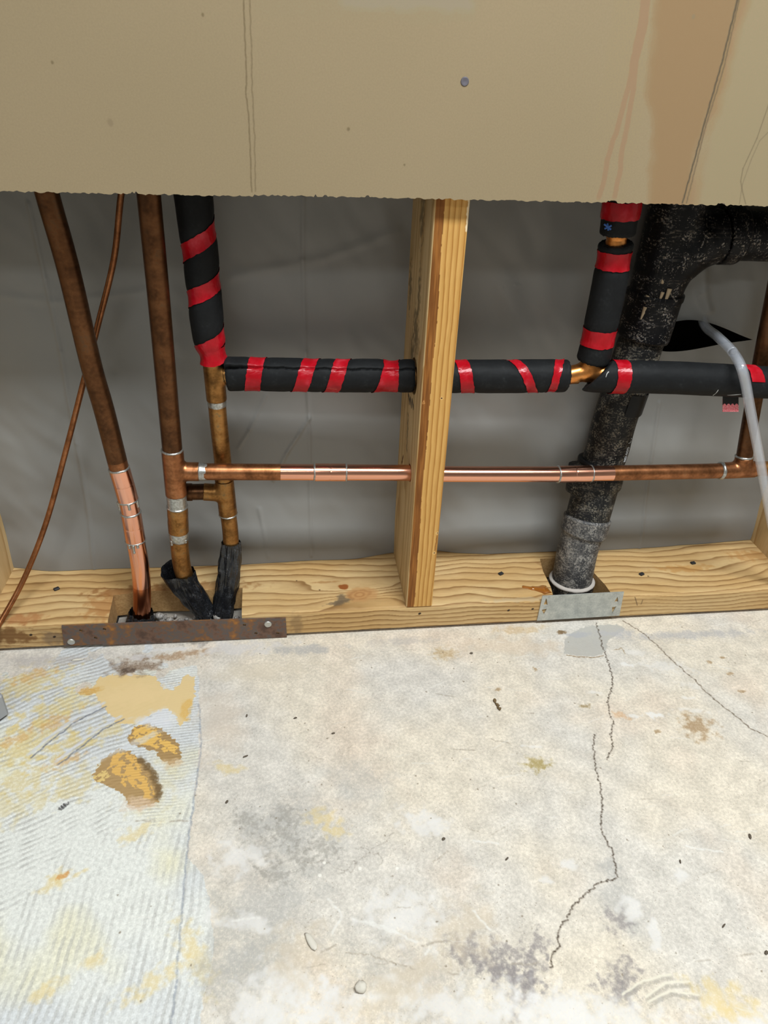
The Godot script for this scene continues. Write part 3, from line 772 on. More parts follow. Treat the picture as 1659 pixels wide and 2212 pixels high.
	for e in [[[1345, 2155], [1390, 2125], [1450, 2112]], [[1395, 2160], [1440, 2130], [1490, 2128]], [[1400, 2170], [1450, 2148], [1510, 2155]]]:
		var l := []
		for p in e: l.append(fl(p[0], p[1]))
		c.line(l, 0.0040, rgb(158, 152, 142), 0.16, 0.001, 60.0)
		var l2 := []
		for p in e: l2.append(fl(p[0] - 2, p[1] - 8))
		c.line(l2, 0.002, rgb(212, 206, 189), 0.7, 0.001, 60.0)
	c.line([fl(745, 2058), fl(800, 2062), fl(850, 2078), fl(895, 2092)], 0.0014, rgb(160, 150, 136), 0.6, 0.002)
	for e in [[[640, 1870], [690, 1860], [750, 1880], [800, 1835], [850, 1800]], [[760, 1830], [820, 1840], [818, 1868]], [[770, 1858], [740, 1878], [735, 1892]]]:
		var l := []
		for p in e: l.append(fl(p[0], p[1]))
		c.line(l, 0.0010, rgb(138, 130, 120), 0.45, 0.006, 50.0)
	for e in [[777, 1875], [700, 1863], [690, 1890], [857, 1875]]: c.blob(fl(e[0], e[1]), 0.0022, 0.0022, 0, rgb(223, 219, 210), 0.9)
	for k in 170:                              # pits and specks
		var p := Vector2(rng.randf_range(-0.36, 0.6), rng.randf_range(0.01, 0.6))
		c.blob(p, rng.randf_range(0.0007, 0.0016), rng.randf_range(0.0007, 0.0013), rng.randf() * 3.0, rgb(116, 104, 88), 0.7, 0.4, 0.4, 200.0, -20)
	for k in 150:                              # trowel and boot scuffs, pale and dark
		var p := Vector2(rng.randf_range(-0.34, 0.6), rng.randf_range(0.02, 0.6))
		var q := p + Vector2.from_angle(rng.randf_range(-0.5, 0.5)) * rng.randf_range(0.008, 0.03)
		c.line([p, q], rng.randf_range(0.0010, 0.0022), rgb(214, 210, 202) if k % 3 else rgb(158, 148, 134), 0.35, 0.002, 70.0)
	# the two cracks
	var crack := rgb(74, 64, 54)
	var l1 := []
	for e in [[1287, 1345], [1295, 1372], [1300, 1395], [1308, 1415], [1316, 1440], [1322, 1465], [1320, 1490], [1311, 1515], [1315, 1540], [1324, 1560], [1318, 1585], [1323, 1610], [1310, 1640]]: l1.append(fl(e[0], e[1]))
	c.line(l1, 0.0015, crack, 0.75, 0.0026, 170.0, -60)
	var l2 := []
	for e in [[1283, 1585], [1282, 1620], [1287, 1665], [1297, 1700], [1300, 1740], [1296, 1780], [1305, 1810], [1323, 1840], [1328, 1870], [1332, 1894], [1306, 1903], [1286, 1910], [1268, 1928], [1250, 1945], [1235, 1958], [1224, 1982], [1210, 2000], [1203, 2025], [1208, 2042], [1194, 2058], [1187, 2090]]: l2.append(fl(e[0], e[1]))
	c.line(l2, 0.0015, crack, 0.75, 0.0026, 170.0, -60)
	var l3 := []
	for e in [[1345, 1340], [1390, 1368], [1420, 1395], [1450, 1425], [1470, 1443], [1500, 1468], [1530, 1500], [1560, 1525], [1590, 1548], [1620, 1572], [1665, 1595], [1720, 1625]]: l3.append(fl(e[0], e[1]))
	c.line(l3, 0.0020, rgb(110, 98, 84), 0.6, 0.0024, 120.0, -40)
	return c

# ---------- the setting
func plain_box(lo: Vector3, hi: Vector3) -> ArrayMesh:
	var mb := MB.new()
	mb.box((lo + hi) * 0.5, hi - lo)
	return mb.mesh()
const X0 := -1.7
const X1 := 2.1
const Z1 := 4.2
const TOP := 2.4
func build_room():
	# floor: the stained part in view, and the same slab going on round it
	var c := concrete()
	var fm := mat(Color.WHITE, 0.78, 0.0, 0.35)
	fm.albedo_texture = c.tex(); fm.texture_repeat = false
	fm.heightmap_enabled = true; fm.heightmap_texture = c.relief(); fm.heightmap_scale = 0.14
	var xa := c.x0
	var xb := c.x0 + c.w * c.s
	var za := c.y0
	var zb := c.y0 + c.h * c.s
	var mb := MB.new()
	mb.face([Vector3(xa, FLOOR_Y, zb), Vector3(xb, FLOOR_Y, zb), Vector3(xb, FLOOR_Y, za), Vector3(xa, FLOOR_Y, za)], [Vector2(0, 1), Vector2(1, 1), Vector2(1, 0), Vector2(0, 0)])
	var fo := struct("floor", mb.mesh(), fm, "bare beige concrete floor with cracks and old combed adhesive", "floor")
	var ring := MB.new()
	for e in [[X0, xa, -0.3, Z1], [xb, X1, -0.3, Z1], [xa, xb, zb, Z1], [xa, xb, -0.3, za]]:
		ring.face([Vector3(e[0], FLOOR_Y, e[3]), Vector3(e[1], FLOOR_Y, e[3]), Vector3(e[1], FLOOR_Y, e[2]), Vector3(e[0], FLOOR_Y, e[2])])
	ring.box(Vector3((X0 + X1) / 2, FLOOR_Y - 0.06, (Z1 - 0.3) / 2), Vector3(X1 - X0, 0.118, Z1 + 0.3))
	obj("slab", ring.mesh(), M.concrete_plain, fo)
	struct("ceiling", plain_box(Vector3(X0, TOP, -0.3), Vector3(X1, TOP + 0.1, Z1)), M.white_paint)
	struct("wall_left", plain_box(Vector3(X0 - 0.1, -0.1, -0.4), Vector3(X0, TOP + 0.1, Z1)), M.white_paint)
	struct("wall_right", plain_box(Vector3(X1, -0.1, -0.4), Vector3(X1 + 0.1, TOP + 0.1, Z1)), M.white_paint)
	struct("wall_behind_camera", plain_box(Vector3(X0 - 0.1, -0.1, Z1), Vector3(X1 + 0.1, TOP + 0.1, Z1 + 0.1)), M.white_paint)
	struct("wall_foundation", plain_box(Vector3(X0 - 0.1, -0.1, -0.4), Vector3(X1 + 0.1, TOP + 0.1, -0.3)), M.insulation)
	# drywall: paper face with a ragged cut along the bottom, grey core, back
	var dc := drywall_paper()
	var dm := mat(Color.WHITE, 0.9, 0.0, 0.2)
	dm.albedo_texture = dc.tex(); dm.texture_repeat = false
	var rag := FastNoiseLite.new()
	rag.seed = 19; rag.frequency = 130.0; rag.fractal_octaves = 3
	var cols := 900
	var face := []
	var edge := []
	var dx0 := dc.x0
	var dx1 := dc.x0 + dc.w * dc.s
	var dy1 := dc.y0 + dc.h * dc.s
	var r0 := PackedVector3Array(); var r1 := PackedVector3Array(); var rb := PackedVector3Array(); var rc := PackedVector3Array()
	for i in cols + 1:
		var x := lerpf(dx0, dx1, i / float(cols))
		var j := rag.get_noise_1d(x)
		var y := DRY_EDGE + 0.0016 * j + (0.002 if rag.get_noise_1d(x * 0.31 + 9.0) > 0.45 else 0.0) - (0.0014 if x < at_z(548, 418, 0.0127).x else 0.0)
		r0.append(Vector3(x, y, 0.0127)); r1.append(Vector3(x, dy1, 0.0127))
		rb.append(Vector3(x, y + 0.0006 + 0.0012 * rag.get_noise_1d(x * 1.7 + 4.0), 0.0118)); rc.append(Vector3(x, DRY_EDGE + 0.001, 0.0))
	var db := MB.new()
	db.grid([r0, r1])
	for k in db.uv.size(): db.uv[k] = Vector2((db.v[k].x - dx0) / (dx1 - dx0), (db.v[k].y - dc.y0) / (dy1 - dc.y0))
	var wall := struct("wall_drywall", db.mesh(), dm, "tan paper faced drywall sheet cut off above the open stud bay", "drywall")
	var ce := MB.new()
	ce.grid([rc, rb]); ce.grid([rb, r0])
	obj("gypsum_core", ce.mesh(), M.gypsum, wall)
	var pl := MB.new()
	var dp := mat(rgb(148, 131, 104), 0.9, 0.0, 0.2)
	for e in [[X0, dx0, DRY_EDGE, TOP], [dx1, X1, DRY_EDGE, TOP], [dx0, dx1, dy1, TOP]]:
		pl.box(Vector3((e[0] + e[1]) / 2, (e[2] + e[3]) / 2, 0.00635), Vector3(e[1] - e[0], e[3] - e[2], 0.0127))
	pl.face([Vector3(dx1, DRY_EDGE, 0), Vector3(dx0, DRY_EDGE, 0), Vector3(dx0, dy1, 0), Vector3(dx1, dy1, 0)])
	obj("drywall_field", pl.mesh(), dp, wall)
	# the screw dimple: a shallow dish with a dark screw head
	var q := at_z(1004, 176, 0.0127)
	var sp := PackedVector3Array([q - Vector3(0, 0, 0.004), q, q + Vector3(0, 0, 0.004)])
	var head := turned(sp, 0.0, [[0.0015, 0.0040], [0.0044, 0.0040], [0.0047, 0.0034], [0.0043, 0.0018], [0.0042, 0.0004]], 20)
	obj("screw_head", head, mat(rgb(104, 100, 108), 0.5, 0.3), wall)
	# the lamp: a surface fluorescent fitting on the ceiling
	lamp("long white fluorescent fitting on the ceiling nearest the drywall", Vector3(0.42, TOP, 0.95), 7.7)
	lamp("long white fluorescent fitting on the ceiling deeper in the room", Vector3(-0.7, TOP, 2.4), 1.9)

func lamp(label: String, at: Vector3, energy: float):
	var t := thing("ceiling_lamp", label, "lamp", at, "ceiling lamps")
	var b := MB.new()
	b.box(at - Vector3(0, 0.03, 0), Vector3(1.26, 0.06, 0.34), 0.006)
	obj("housing", b.mesh(), M.white_paint, t)
	var e := mat(Color(1, 0.97, 0.9), 0.6)
	e.emission_enabled = true; e.emission = Color(0.96, 1.0, 1.0); e.emission_energy_multiplier = 2.5
	var d := MB.new()
	d.box(at - Vector3(0, 0.066, 0), Vector3(1.2, 0.012, 0.3), 0.004)
	obj("diffuser", d.mesh(), e, t)
	var l := AreaLight3D.new()
	l.name = "lamp_light"
	l.area_size = Vector2(1.2, 0.3); l.light_energy = energy; l.light_color = Color(0.965, 0.99, 1.0)
	l.shadow_enabled = true; l.area_range = 8.0; l.area_attenuation = 2.0; l.area_normalize_energy = true
	t.add_child(l)
	l.position = Vector3(0, -0.078, 0); l.rotation.x = -PI / 2

# ---------- boards
func prism_mesh(prof: PackedVector2Array, us: PackedFloat32Array, l0: float, l1: float, place: Callable, uvf: Callable) -> ArrayMesh:
	# prof counter-clockwise seen from the l1 end; us = distance round the board of each corner (one more than corners)
	var mb := MB.new()
	var N := prof.size()
	for k in N:
		var a := prof[k]
		var b := prof[(k + 1) % N]
		mb.face([place.call(a, l0), place.call(b, l0), place.call(b, l1), place.call(a, l1)], [uvf.call(us[k], l0), uvf.call(us[k + 1], l0), uvf.call(us[k + 1], l1), uvf.call(us[k], l1)])
	for e in [l0, l1]:
		var q := []
		var w := []
		for k in N: q.append(place.call(prof[k], e)); w.append(uvf.call(us[k] * 0.3 + 0.05, e))
		if e == l0: q.reverse()
		mb.face(q, w)
	return mb.mesh()
func weld(m: ArrayMesh) -> ArrayMesh:              # faces the right way round for booleans
	return m
func csg_board(called: String, m: Mesh, mt: Material, cuts: Array, parent: Node = null) -> CSGCombiner3D:
	var o := CSGCombiner3D.new()
	var b := CSGMesh3D.new()
	b.name = "board"; b.mesh = m; b.material = mt
	o.add_child(b)
	for cdef in cuts: o.add_child(cdef)
	if parent: o.name = called; parent.add_child(o, true)
	else: o.name = numbered(called); add_child(o)
	return o
func cut_cyl(p: Vector3, r: float, h: float, axis: int, m: Material) -> CSGCylinder3D:
	var c := CSGCylinder3D.new()
	c.name = "bore"; c.operation = CSGShape3D.OPERATION_SUBTRACTION; c.radius = r; c.height = h; c.sides = 28; c.material = m; c.position = p
	if axis == 0: c.rotation.z = PI / 2
	if axis == 2: c.rotation.x = PI / 2
	return c
func cut_poly(pts: PackedVector2Array, pos: Vector3, rot: Vector3, depth: float, m: Material) -> CSGPolygon3D:
	var c := CSGPolygon3D.new()
	c.name = "notch"; c.operation = CSGShape3D.OPERATION_SUBTRACTION; c.polygon = pts; c.depth = depth; c.material = m; c.position = pos; c.rotation = rot
	return c
func stud(x: float, y1: float, mt: Material, cuts: Array, label: String):
	var b := 0.0022
	var prof := PackedVector2Array([Vector2(0, -0.14), Vector2(0, -b), Vector2(b * 0.35, -b * 0.35), Vector2(b, 0), Vector2(0.038 - b, 0), Vector2(0.038 - b * 0.35, -b * 0.35), Vector2(0.038, -b), Vector2(0.038, -0.14)])
	var us := PackedFloat32Array([0.0, 0.1375, 0.139, 0.1405, 0.1755, 0.177, 0.1785, 0.318, 0.35])
	var pr := PackedVector2Array()
	for p in prof: pr.append(p)
	var m := prism_mesh(pr, us, PLATE_TOP, y1, func(p, l): return Vector3(x + p.x, l, p.y), func(s, l): return Vector2(s / 0.318, (l - PLATE_TOP) / 0.7))
	var o := csg_board("wall_stud", m, mt, cuts)
	tag(o, label, "stud", "wall studs")
	return o
func build_boards():
	var pw := plate_wood()
	var sw := stud_wood()
	var b := 0.004
	# x grows along the plate; corners in (z, y)
	var prof := PackedVector2Array([Vector2(-0.14, 0), Vector2(-0.14, 0.038), Vector2(-b, 0.038), Vector2(-b * 0.3, 0.038 - b * 0.3), Vector2(0, 0.038 - b), Vector2(0, 0)])
	var us := PackedFloat32Array([0.19, 0.178, 0.042, 0.038, 0.034, 0.0, -0.01])
	var m := prism_mesh(prof, us, -0.78, 0.78, func(p, l): return Vector3(l, p.y, p.x), func(s, l): return Vector2((l + 0.8) / 1.6, clampf(s, 0.0, 0.1895) / 0.19))
	var cuts := []
	cuts.append(cut_poly(PackedVector2Array([Vector2(-0.4115, 0.02), Vector2(-0.2318, 0.02), Vector2(-0.2335, -0.062), Vector2(-0.30, -0.060), Vector2(-0.36, -0.064), Vector2(-0.415, -0.058)]), Vector3(0, -0.05, 0), Vector3(PI / 2, 0, 0), 0.2, M.cut_wood))
	var hole := PackedVector2Array()
	for e in [[0.2175, 0.02], [0.314, 0.02], [0.311, -0.03], [0.304, -0.065], [0.292, -0.094], [0.27, -0.104], [0.231, -0.103], [0.226, -0.07], [0.2255, -0.03]]: hole.append(Vector2(e[0], e[1]))
	cuts.append(cut_poly(hole, Vector3(0, -0.05, 0), Vector3(PI / 2, 0, 0), 0.2, M.cut_wood))
	var t := thing("sole_plate", "pale pine sole plate lying on the concrete floor under the studs", "lumber", Vector3(0, 0, -0.07))
	var o := csg_board("board", m, pw, cuts, t)
	o.position = -t.position
	for e in [[122, 1272], [1082, 1239], [1497, 1216], [1386, 1240]]:       # drive-pin heads left in the top
		var p := at_y(e[0], e[1], PLATE_TOP + 0.001)
		var nb := MB.new()
		nb.box(p, Vector3(0.008, 0.0035, 0.006), 0.001, Basis(Vector3.UP, rng.randf() * 0.6))
		obj("pin_head", nb.mesh(), M.dark_nail, t)
	var rs := MB.new()
	var R := func(u, v, h): return at_y(u, v, PLATE_TOP + h)
	nets(rs, [[R.call(1128, 1266, 0.001), R.call(1150, 1270, 0.001), 0.0035, 0.004], [R.call(1150, 1270, 0.0), R.call(1178, 1274, 0.001), 0.005, 0.009], [R.call(1172, 1266, 0.0), R.call(1184, 1282, 0.0), 0.006, 0.007]], 0.004, 0.0018)
	for k in rs.v.size(): rs.v[k].y = PLATE_TOP - 0.001 + maxf(rs.v[k].y - PLATE_TOP, -0.001) * 0.5
	var ro := obj("resin_run", rs.mesh(), M.resin, t)
	ro.set_meta("label", "glossy amber pitch beside the drain hole")
	# made-up black strip, added to fill and darken the gap under the plate
	var g := MB.new()
	g.box(Vector3(-0.597, FLOOR_Y * 0.5, -0.09), Vector3(0.366, 0.006, 0.09)); g.box(Vector3(-0.007, FLOOR_Y * 0.5, -0.09), Vector3(0.445, 0.006, 0.09)); g.box(Vector3(0.548, FLOOR_Y * 0.5, -0.09), Vector3(0.464, 0.006, 0.09))
	tag(obj("gap_strip", g.mesh(), M.black_strip), "thin black strip added to darken the gap under the sole plate", "black_strip")
	# studs at 24 inches
	var h1 := cut_cyl(Vector3(0.019, 0.3665, -0.055), 0.0235, 0.1, 0, M.cut_wood)
	var pc := at_z(886, 1021.5, -0.04)
	var h2 := cut_cyl(Vector3(0.019, pc.y, -0.04), 0.0125, 0.1, 0, M.cut_wood)
	stud(0.0, 2.3, sw, [h1, h2], "wall stud with a dark brown edge, insulated and copper pipes run through it")
	stud(-0.61, 2.3, sw, [], "wall stud beside the thin copper tubing at the bay's end")
	stud(0.608, 2.3, sw, [], "wall stud beside the clear plastic tube, foot on the sole plate")

# ---------- the plastic sheet behind the studs
func build_sheet():
	var nz := FastNoiseLite.new()
	nz.seed = 51; nz.frequency = 1.0; nz.fractal_octaves = 2
	var xs := -0.80
	var xe := 0.80
	var NX := 800
	var y0 := 0.0388
	var slit := at_z(1530, 735, -0.138)
	var sx0 := slit.x - 0.10
	var sx1 := at_z(1624, 746, -0.138).x
	var ridges := []                            # creases: [points, height, width]
	for e in [[[[655, 425], [654, 560], [660, 760], [668, 900], [672, 1190]], 0.0018, 0.0022], [[[668, 905], [620, 980], [590, 1040]], 0.0022, 0.0024], [[[575, 855], [540, 930], [515, 970]], 0.0016, 0.0022], [[[60, 440], [95, 600], [130, 760], [165, 960], [210, 1230]], 0.0016, 0.0022], [[[1428, 870], [1408, 1000], [1388, 1110], [1368, 1190]], 0.0018, 0.0022], [[[0, 640], [120, 655], [330, 630]], 0.0012, 0.005], [[[500, 600], [700, 560], [860, 500]], 0.0010, 0.006], [[[1518, 590], [1516, 640], [1524, 690]], 0.004, 0.008], [[[1100, 470], [1096, 620], [1110, 780]], 0.002, 0.02], [[[560, 1100], [580, 1190]], 0.001, 0.003]]:
		var l := PackedVector2Array()
		for p in e[0]:
			var q := at_z(p[0], p[1], -0.136)
			l.append(Vector2(q.x, q.y))
		ridges.append([l, e[1], e[2]])
	var foot := func(x): # how far the bottom hem stands forward
		return 0.1205 + 0.017 * exp(-pow((x - 0.03) / 0.075, 2.0)) + 0.014 * smoothstep(-0.50, -0.58, x) + 0.012 * smoothstep(0.45, 0.61, x) + 0.002 * nz.get_noise_1d(x * 9.0)
	var make := func(x: float, y: float, side: int) -> Vector3:
		var f: float = foot.call(x)
		var low := 1.0 - smoothstep(0.038, 0.17, y)
		var z := -0.139 + (0.139 - f) * low
		z += 0.0035 * nz.get_noise_2d(x * 4.0, y * 3.0) + 0.0016 * nz.get_noise_2d(x * 14.0 + y * 7.0, y * 9.0) * (1.0 - 0.5 * low)
		z -= 0.004 * exp(-pow((y - 0.105) / 0.03, 2.0))
		for r in ridges:
			var l: PackedVector2Array = r[0]
			for k in l.size() - 1:
				var c := Geometry2D.get_closest_point_to_segment(Vector2(x, y), l[k], l[k + 1])
				var d := c.distance_to(Vector2(x, y))
				if d < r[2] * 2.5: z += r[1] * exp(-pow(d / r[2], 2.0)) / (2.0 if (k > 0 and c == l[k]) or (k < l.size() - 2 and c == l[k + 1]) else 1.0)
		var yy := y
		if x > sx0 and x < sx1:
			var w := (x - sx0) / (sx1 - sx0)
			var opening := sin(PI * pow(w, 0.75))
			if side > 0:
				yy += 0.030 * opening * exp(-(y - slit.y) / 0.04) * (1.25 - 0.5 * w)
				z += 0.010 * opening * exp(-(y - slit.y) / 0.025)
			else: yy -= 0.016 * opening * exp(-(slit.y - y) / 0.04) * (1.4 - w)
		return Vector3(x, yy, z)
	var mb := MB.new()
	for part in [[y0, slit.y, 150, -1], [slit.y, 0.66, 110, 1]]:
		var rows := []
		for i in part[2] + 1:
			var y: float = lerpf(part[0], part[1], i / float(part[2]))
			var row := PackedVector3Array()
			for j in NX + 1: row.append(make.call(lerpf(xs, xe, j / float(NX)), y, part[3]))
			rows.append(row)
		mb.grid(rows)
	# the sheet goes on up behind the drywall
	mb.face([Vector3(xs, 0.655, -0.139), Vector3(xe, 0.655, -0.139), Vector3(xe, TOP, -0.139), Vector3(xs, TOP, -0.139)])
	mb.face([Vector3(X0, 0, -0.141), Vector3(xs, 0, -0.141), Vector3(xs, TOP, -0.141), Vector3(X0, TOP, -0.141)])
	mb.face([Vector3(xe, 0, -0.141), Vector3(X1, 0, -0.141), Vector3(X1, TOP, -0.141), Vector3(xe, TOP, -0.141)])
	tag(obj("vapor_barrier", mb.mesh(), M.sheet), "creased milky grey plastic sheet torn open behind the black drain", "plastic sheet")

# ---------- copper
func bead(p: PackedVector3Array, t: float, r: float, parent: Node, sd := 1, called := "solder_ring", w := 0.0032):
	obj(called, turned(p, t - w * 0.5, [[0.0, r - 0.0006], [w * 0.2, r + 0.0007], [w * 0.5, r + 0.0010], [w * 0.8, r + 0.0007], [w, r - 0.0006]], 36, 0.0007, sd), M.solder, parent)
func drip(p: PackedVector3Array, t: float, ang: float, r: float, len: float, parent: Node):
	var mb := MB.new()
	var c := point_on(p, t)
	var T := (point_on(p, t + 0.004) - point_on(p, t - 0.004)).normalized()
	var e1 := (Vector3(0, 0, 1) - T * T.z).normalized()
	var d := e1 * cos(ang) + T.cross(e1) * sin(ang)
	nets(mb, [[c + d * r, c + T * len + d * r, 0.0024, 0.0012], [c + T * len * 0.85 + d * r, c + T * len * 1.1 + d * (r + 0.0004), 0.0018, 0.0016]], 0.001, 0.0007)
	obj("solder_drip", mb.mesh(), M.solder, parent)
func coupling(p: PackedVector3Array, ta: float, tb: float, r: float, m: Material, parent: Node, called := "coupling") -> Node3D:
	var L := tb - ta
	return obj(called, turned(p, ta, [[0.0, r - 0.0013], [0.0003, r - 0.0003], [0.001, r], [L * 0.47, r], [L * 0.49, r - 0.0003], [L * 0.51, r - 0.0003], [L * 0.53, r], [L - 0.001, r], [L - 0.0003, r - 0.0003], [L, r - 0.0013]], 40), m, parent)

func build_left_line():                          # the leaning line on the left with the new lower end
	var p := curve(zpts([[60, 250, -0.052], [101, 415, -0.05], [148, 582, -0.05], [196, 785, -0.05], [225, 886, -0.049], [256, 1007, -0.048], [277, 1081, -0.047], [292.5, 1166, -0.046], [303, 1227, -0.045], [307, 1290, -0.044], [305, 1345, -0.043]]))
	var t := thing("copper_pipe", "leaning copper pipe with bright new lower end in black sleeve", "pipe", p[p.size() - 1])
	var a := t_at(p, 252, 995)
	var b := t_at(p, 256, 1012)
	var c1 := t_at(p, 276, 1080)
	var c2 := t_at(p, 281, 1107)
	var c3 := t_at(p, 292, 1167)
	var e := lengths(p)[-1]
	obj("pipe", tube(sub(p, 0.0, a), 0.0122, 40), M.copper_dark, t)
	obj("pipe_end", tube(sub(p, a - 0.002, b + 0.01), 0.01215, 40), M.copper_brown, t)
	var k1 := coupling(p, b, c1, 0.0131, M.copper, t)
	obj("pipe_end", tube(sub(p, c1 - 0.01, c2 + 0.01), 0.0122, 40), M.copper, t)
	var k2 := coupling(p, c2, c3, 0.0131, M.copper, t)
	obj("pipe_end", tube(sub(p, c3 - 0.01, t_at(p, 306, 1265)), 0.0122, 40), M.copper, t)
	obj("pipe_end", tube(sub(p, t_at(p, 306, 1265) - 0.001, e), 0.01225, 40), M.copper_warm, t)
	bead(p, b, 0.0127, k1, 2); bead(p, c1, 0.0127, k1, 3); bead(p, c2, 0.0127, k2, 4); bead(p, c3, 0.0127, k2, 5)
	drip(p, c3, 0.55, 0.0124, 0.006, k2); drip(p, c3, 0.1, 0.0124, 0.012, k2); drip(p, c3, -0.35, 0.0124, 0.005, k2)
	drip(p, c1, -0.2, 0.0124, 0.008, k1); drip(p, c1, -1.25, 0.0124, 0.009, k1); drip(p, c1, 1.3, 0.0124, 0.012, k1)
	return p

func build_thin_tubing():
	var p := curve(zpts([[285, 280, -0.088], [262, 418, -0.088], [246, 560, -0.088], [212, 700, -0.088], [183, 815, -0.086], [142, 975, -0.08], [100, 1128, -0.07], [52, 1250, -0.042]]) + [at_y(0, 1345, 0.0425), at_y(-40, 1405, 0.03), Vector3(-0.64, 0.012, 0.045)])
	tag(obj("copper_tubing", tube(p, 0.0036, 20), M.copper_brown), "thin bent copper tubing crossing behind the leaning pipe", "tubing")

func tee(parent: Node, m: Material, a: Vector3, b: Vector3, r: float, c: Vector3, d: Vector3, rb: float, called := "tee_fitting"):
	var mb := MB.new()
	nets(mb, [[a, b, r, r], [c, d, rb, rb]], 0.005, 0.0014)
	return obj(called, mb.mesh(), m, parent)

func build_supply():                             # the plain riser, its branch through the stud and the riser at the far end
	var p := curve(zpts([[298, 170, -0.04], [321, 417, -0.04], [343.5, 650, -0.04], [364.6, 886, -0.04], [376, 1015, -0.04], [383, 1096, -0.0405], [387, 1170, -0.042], [393, 1222, -0.045], [404, 1256, -0.049], [424, 1292, -0.052], [446, 1326, -0.054]]))
	var t := thing("copper_pipe", "copper riser with a soldered tee feeding the branch through the stud", "pipe", p[p.size() - 1])
	var ta := t_at(p, 372, 972)
	var tb := t_at(p, 381, 1068)
	var tc := t_at(p, 383, 1094)
	var td := t_at(p, 386, 1148)
	obj("riser", tube(sub(p, 0.0, ta + 0.01), 0.0123, 40), M.copper_dark, t)
	var hz := curve(zpts([[376, 1018.5, -0.04], [440, 1019, -0.04], [690, 1020.5, -0.04], [886, 1021.5, -0.04], [957, 1024, -0.0405], [1160, 1024.5, -0.041], [1241, 1024, -0.042], [1369, 1021, -0.044], [1538, 1017.5, -0.046], [1640, 1013, -0.047], [1720, 1011, -0.048]]))
	var k := t_at(hz, 430, 1019)
	var tf: Node3D = tee(t, M.copper_brown, point_on(p, ta), point_on(p, tb), 0.0136, point_on(hz, 0.0), point_on(hz, k), 0.0122)
	bead(p, ta, 0.0131, tf, 7)
	obj("solder_band", turned(p, tb - 0.001, [[0.0, 0.0124], [0.001, 0.0128], [tc - tb, 0.0129], [tc - tb + 0.002, 0.0124]], 36, 0.0007, 8), M.solder, t)
	obj("pipe_end", tube(sub(p, tb - 0.004, tc + 0.006), 0.0124, 40), M.copper_dark, t)
	var rough := MB.new()
	turned_into(rough, p, tc, [[0.0, 0.0124], [0.0005, 0.0134], [0.006, 0.0134], [0.012, 0.0136], [0.018, 0.0133], [0.024, 0.0135], [td - tc - 0.001, 0.0133], [td - tc, 0.0124]], 44, 0.0006, 14)
	obj("coupling", rough.mesh(), M.copper_gold, t)
	bead(p, tc, 0.0131, t, 9)
	obj("solder_band", turned(p, td - 0.001, [[0.0, 0.0124], [0.001, 0.0132], [0.006, 0.0134], [0.012, 0.0131], [0.015, 0.0120]], 36, 0.0011, 10), M.solder, t)
	obj("riser", tube(sub(p, td - 0.006, lengths(p)[-1]), 0.0121, 40), M.copper_gold, t)
	drip(p, td + 0.009, 0.75, 0.0122, 0.007, t); drip(p, td + 0.008, -0.9, 0.0122, 0.005, t)
	# the branch
	var r := 0.0109
	var b1 := t_at(hz, 606, 1020)
	var c0 := t_at(hz, 679, 1020)
	var c1 := t_at(hz, 747, 1020)
	var c2 := t_at(hz, 1205, 1024)
	var c3 := t_at(hz, 1276, 1023)
	var b2 := t_at(hz, 1322, 1022)
	var e0 := t_at(hz, 1557, 1017)
	var e1 := t_at(hz, 1629, 1014)
	obj("branch_pipe", tube(sub(hz, k - 0.012, b1), r, 36), M.copper_brown, t)
	obj("branch_pipe", tube(sub(hz, b1 - 0.0005, c0 + 0.012), r * 0.998, 36), M.copper, t)
	var k3 := coupling(hz, c0, c1, 0.0118, M.copper, t)
	obj("branch_pipe", tube(sub(hz, c1 - 0.012, c2 + 0.012), r, 36), M.copper, t)
	var k4 := coupling(hz, c2, c3, 0.0118, M.copper, t)
	obj("branch_pipe", tube(sub(hz, c3 - 0.012, b2), r, 36), M.copper, t)
	obj("branch_pipe", tube(sub(hz, b2 - 0.0005, e0 + 0.012), r * 0.998, 36), M.copper_brown, t)
	obj("solder_band", turned(hz, k - 0.0005, [[0.0, 0.0108], [0.0008, 0.0121], [0.003, 0.0114], [0.008, 0.0112], [0.011, 0.0107]], 36, 0.0010, 12), M.solder, t)
	for e in [[c0, 13, k3], [c1, 14, k3], [c2, 15, k4], [c3, 16, k4]]: bead(hz, e[0], 0.0113, e[2], e[1], "solder_ring", 0.0028)
	# far tee and riser
	var rz := curve(zpts([[1603, 1015, -0.047], [1608, 985, -0.0475], [1626, 880, -0.062], [1652, 742, -0.074], [1700, 500, -0.078]]))
	var rt := t_at(rz, 1607, 986)
	var tg: Node3D = tee(t, M.copper_brown, point_on(hz, e0), point_on(hz, e1), 0.0120, point_on(rz, 0.0), point_on(rz, rt), 0.0122)
	obj("branch_pipe", tube(sub(hz, e1 - 0.006, lengths(hz)[-1]), r, 36), M.copper_gold, t)
	obj("riser", tube(sub(rz, rt - 0.006, lengths(rz)[-1]), r, 36), M.copper_dark, t)
	bead(rz, rt, 0.0116, tg, 18); bead(hz, e0, 0.0120, tg, 17, "solder_ring", 0.005)
	return p

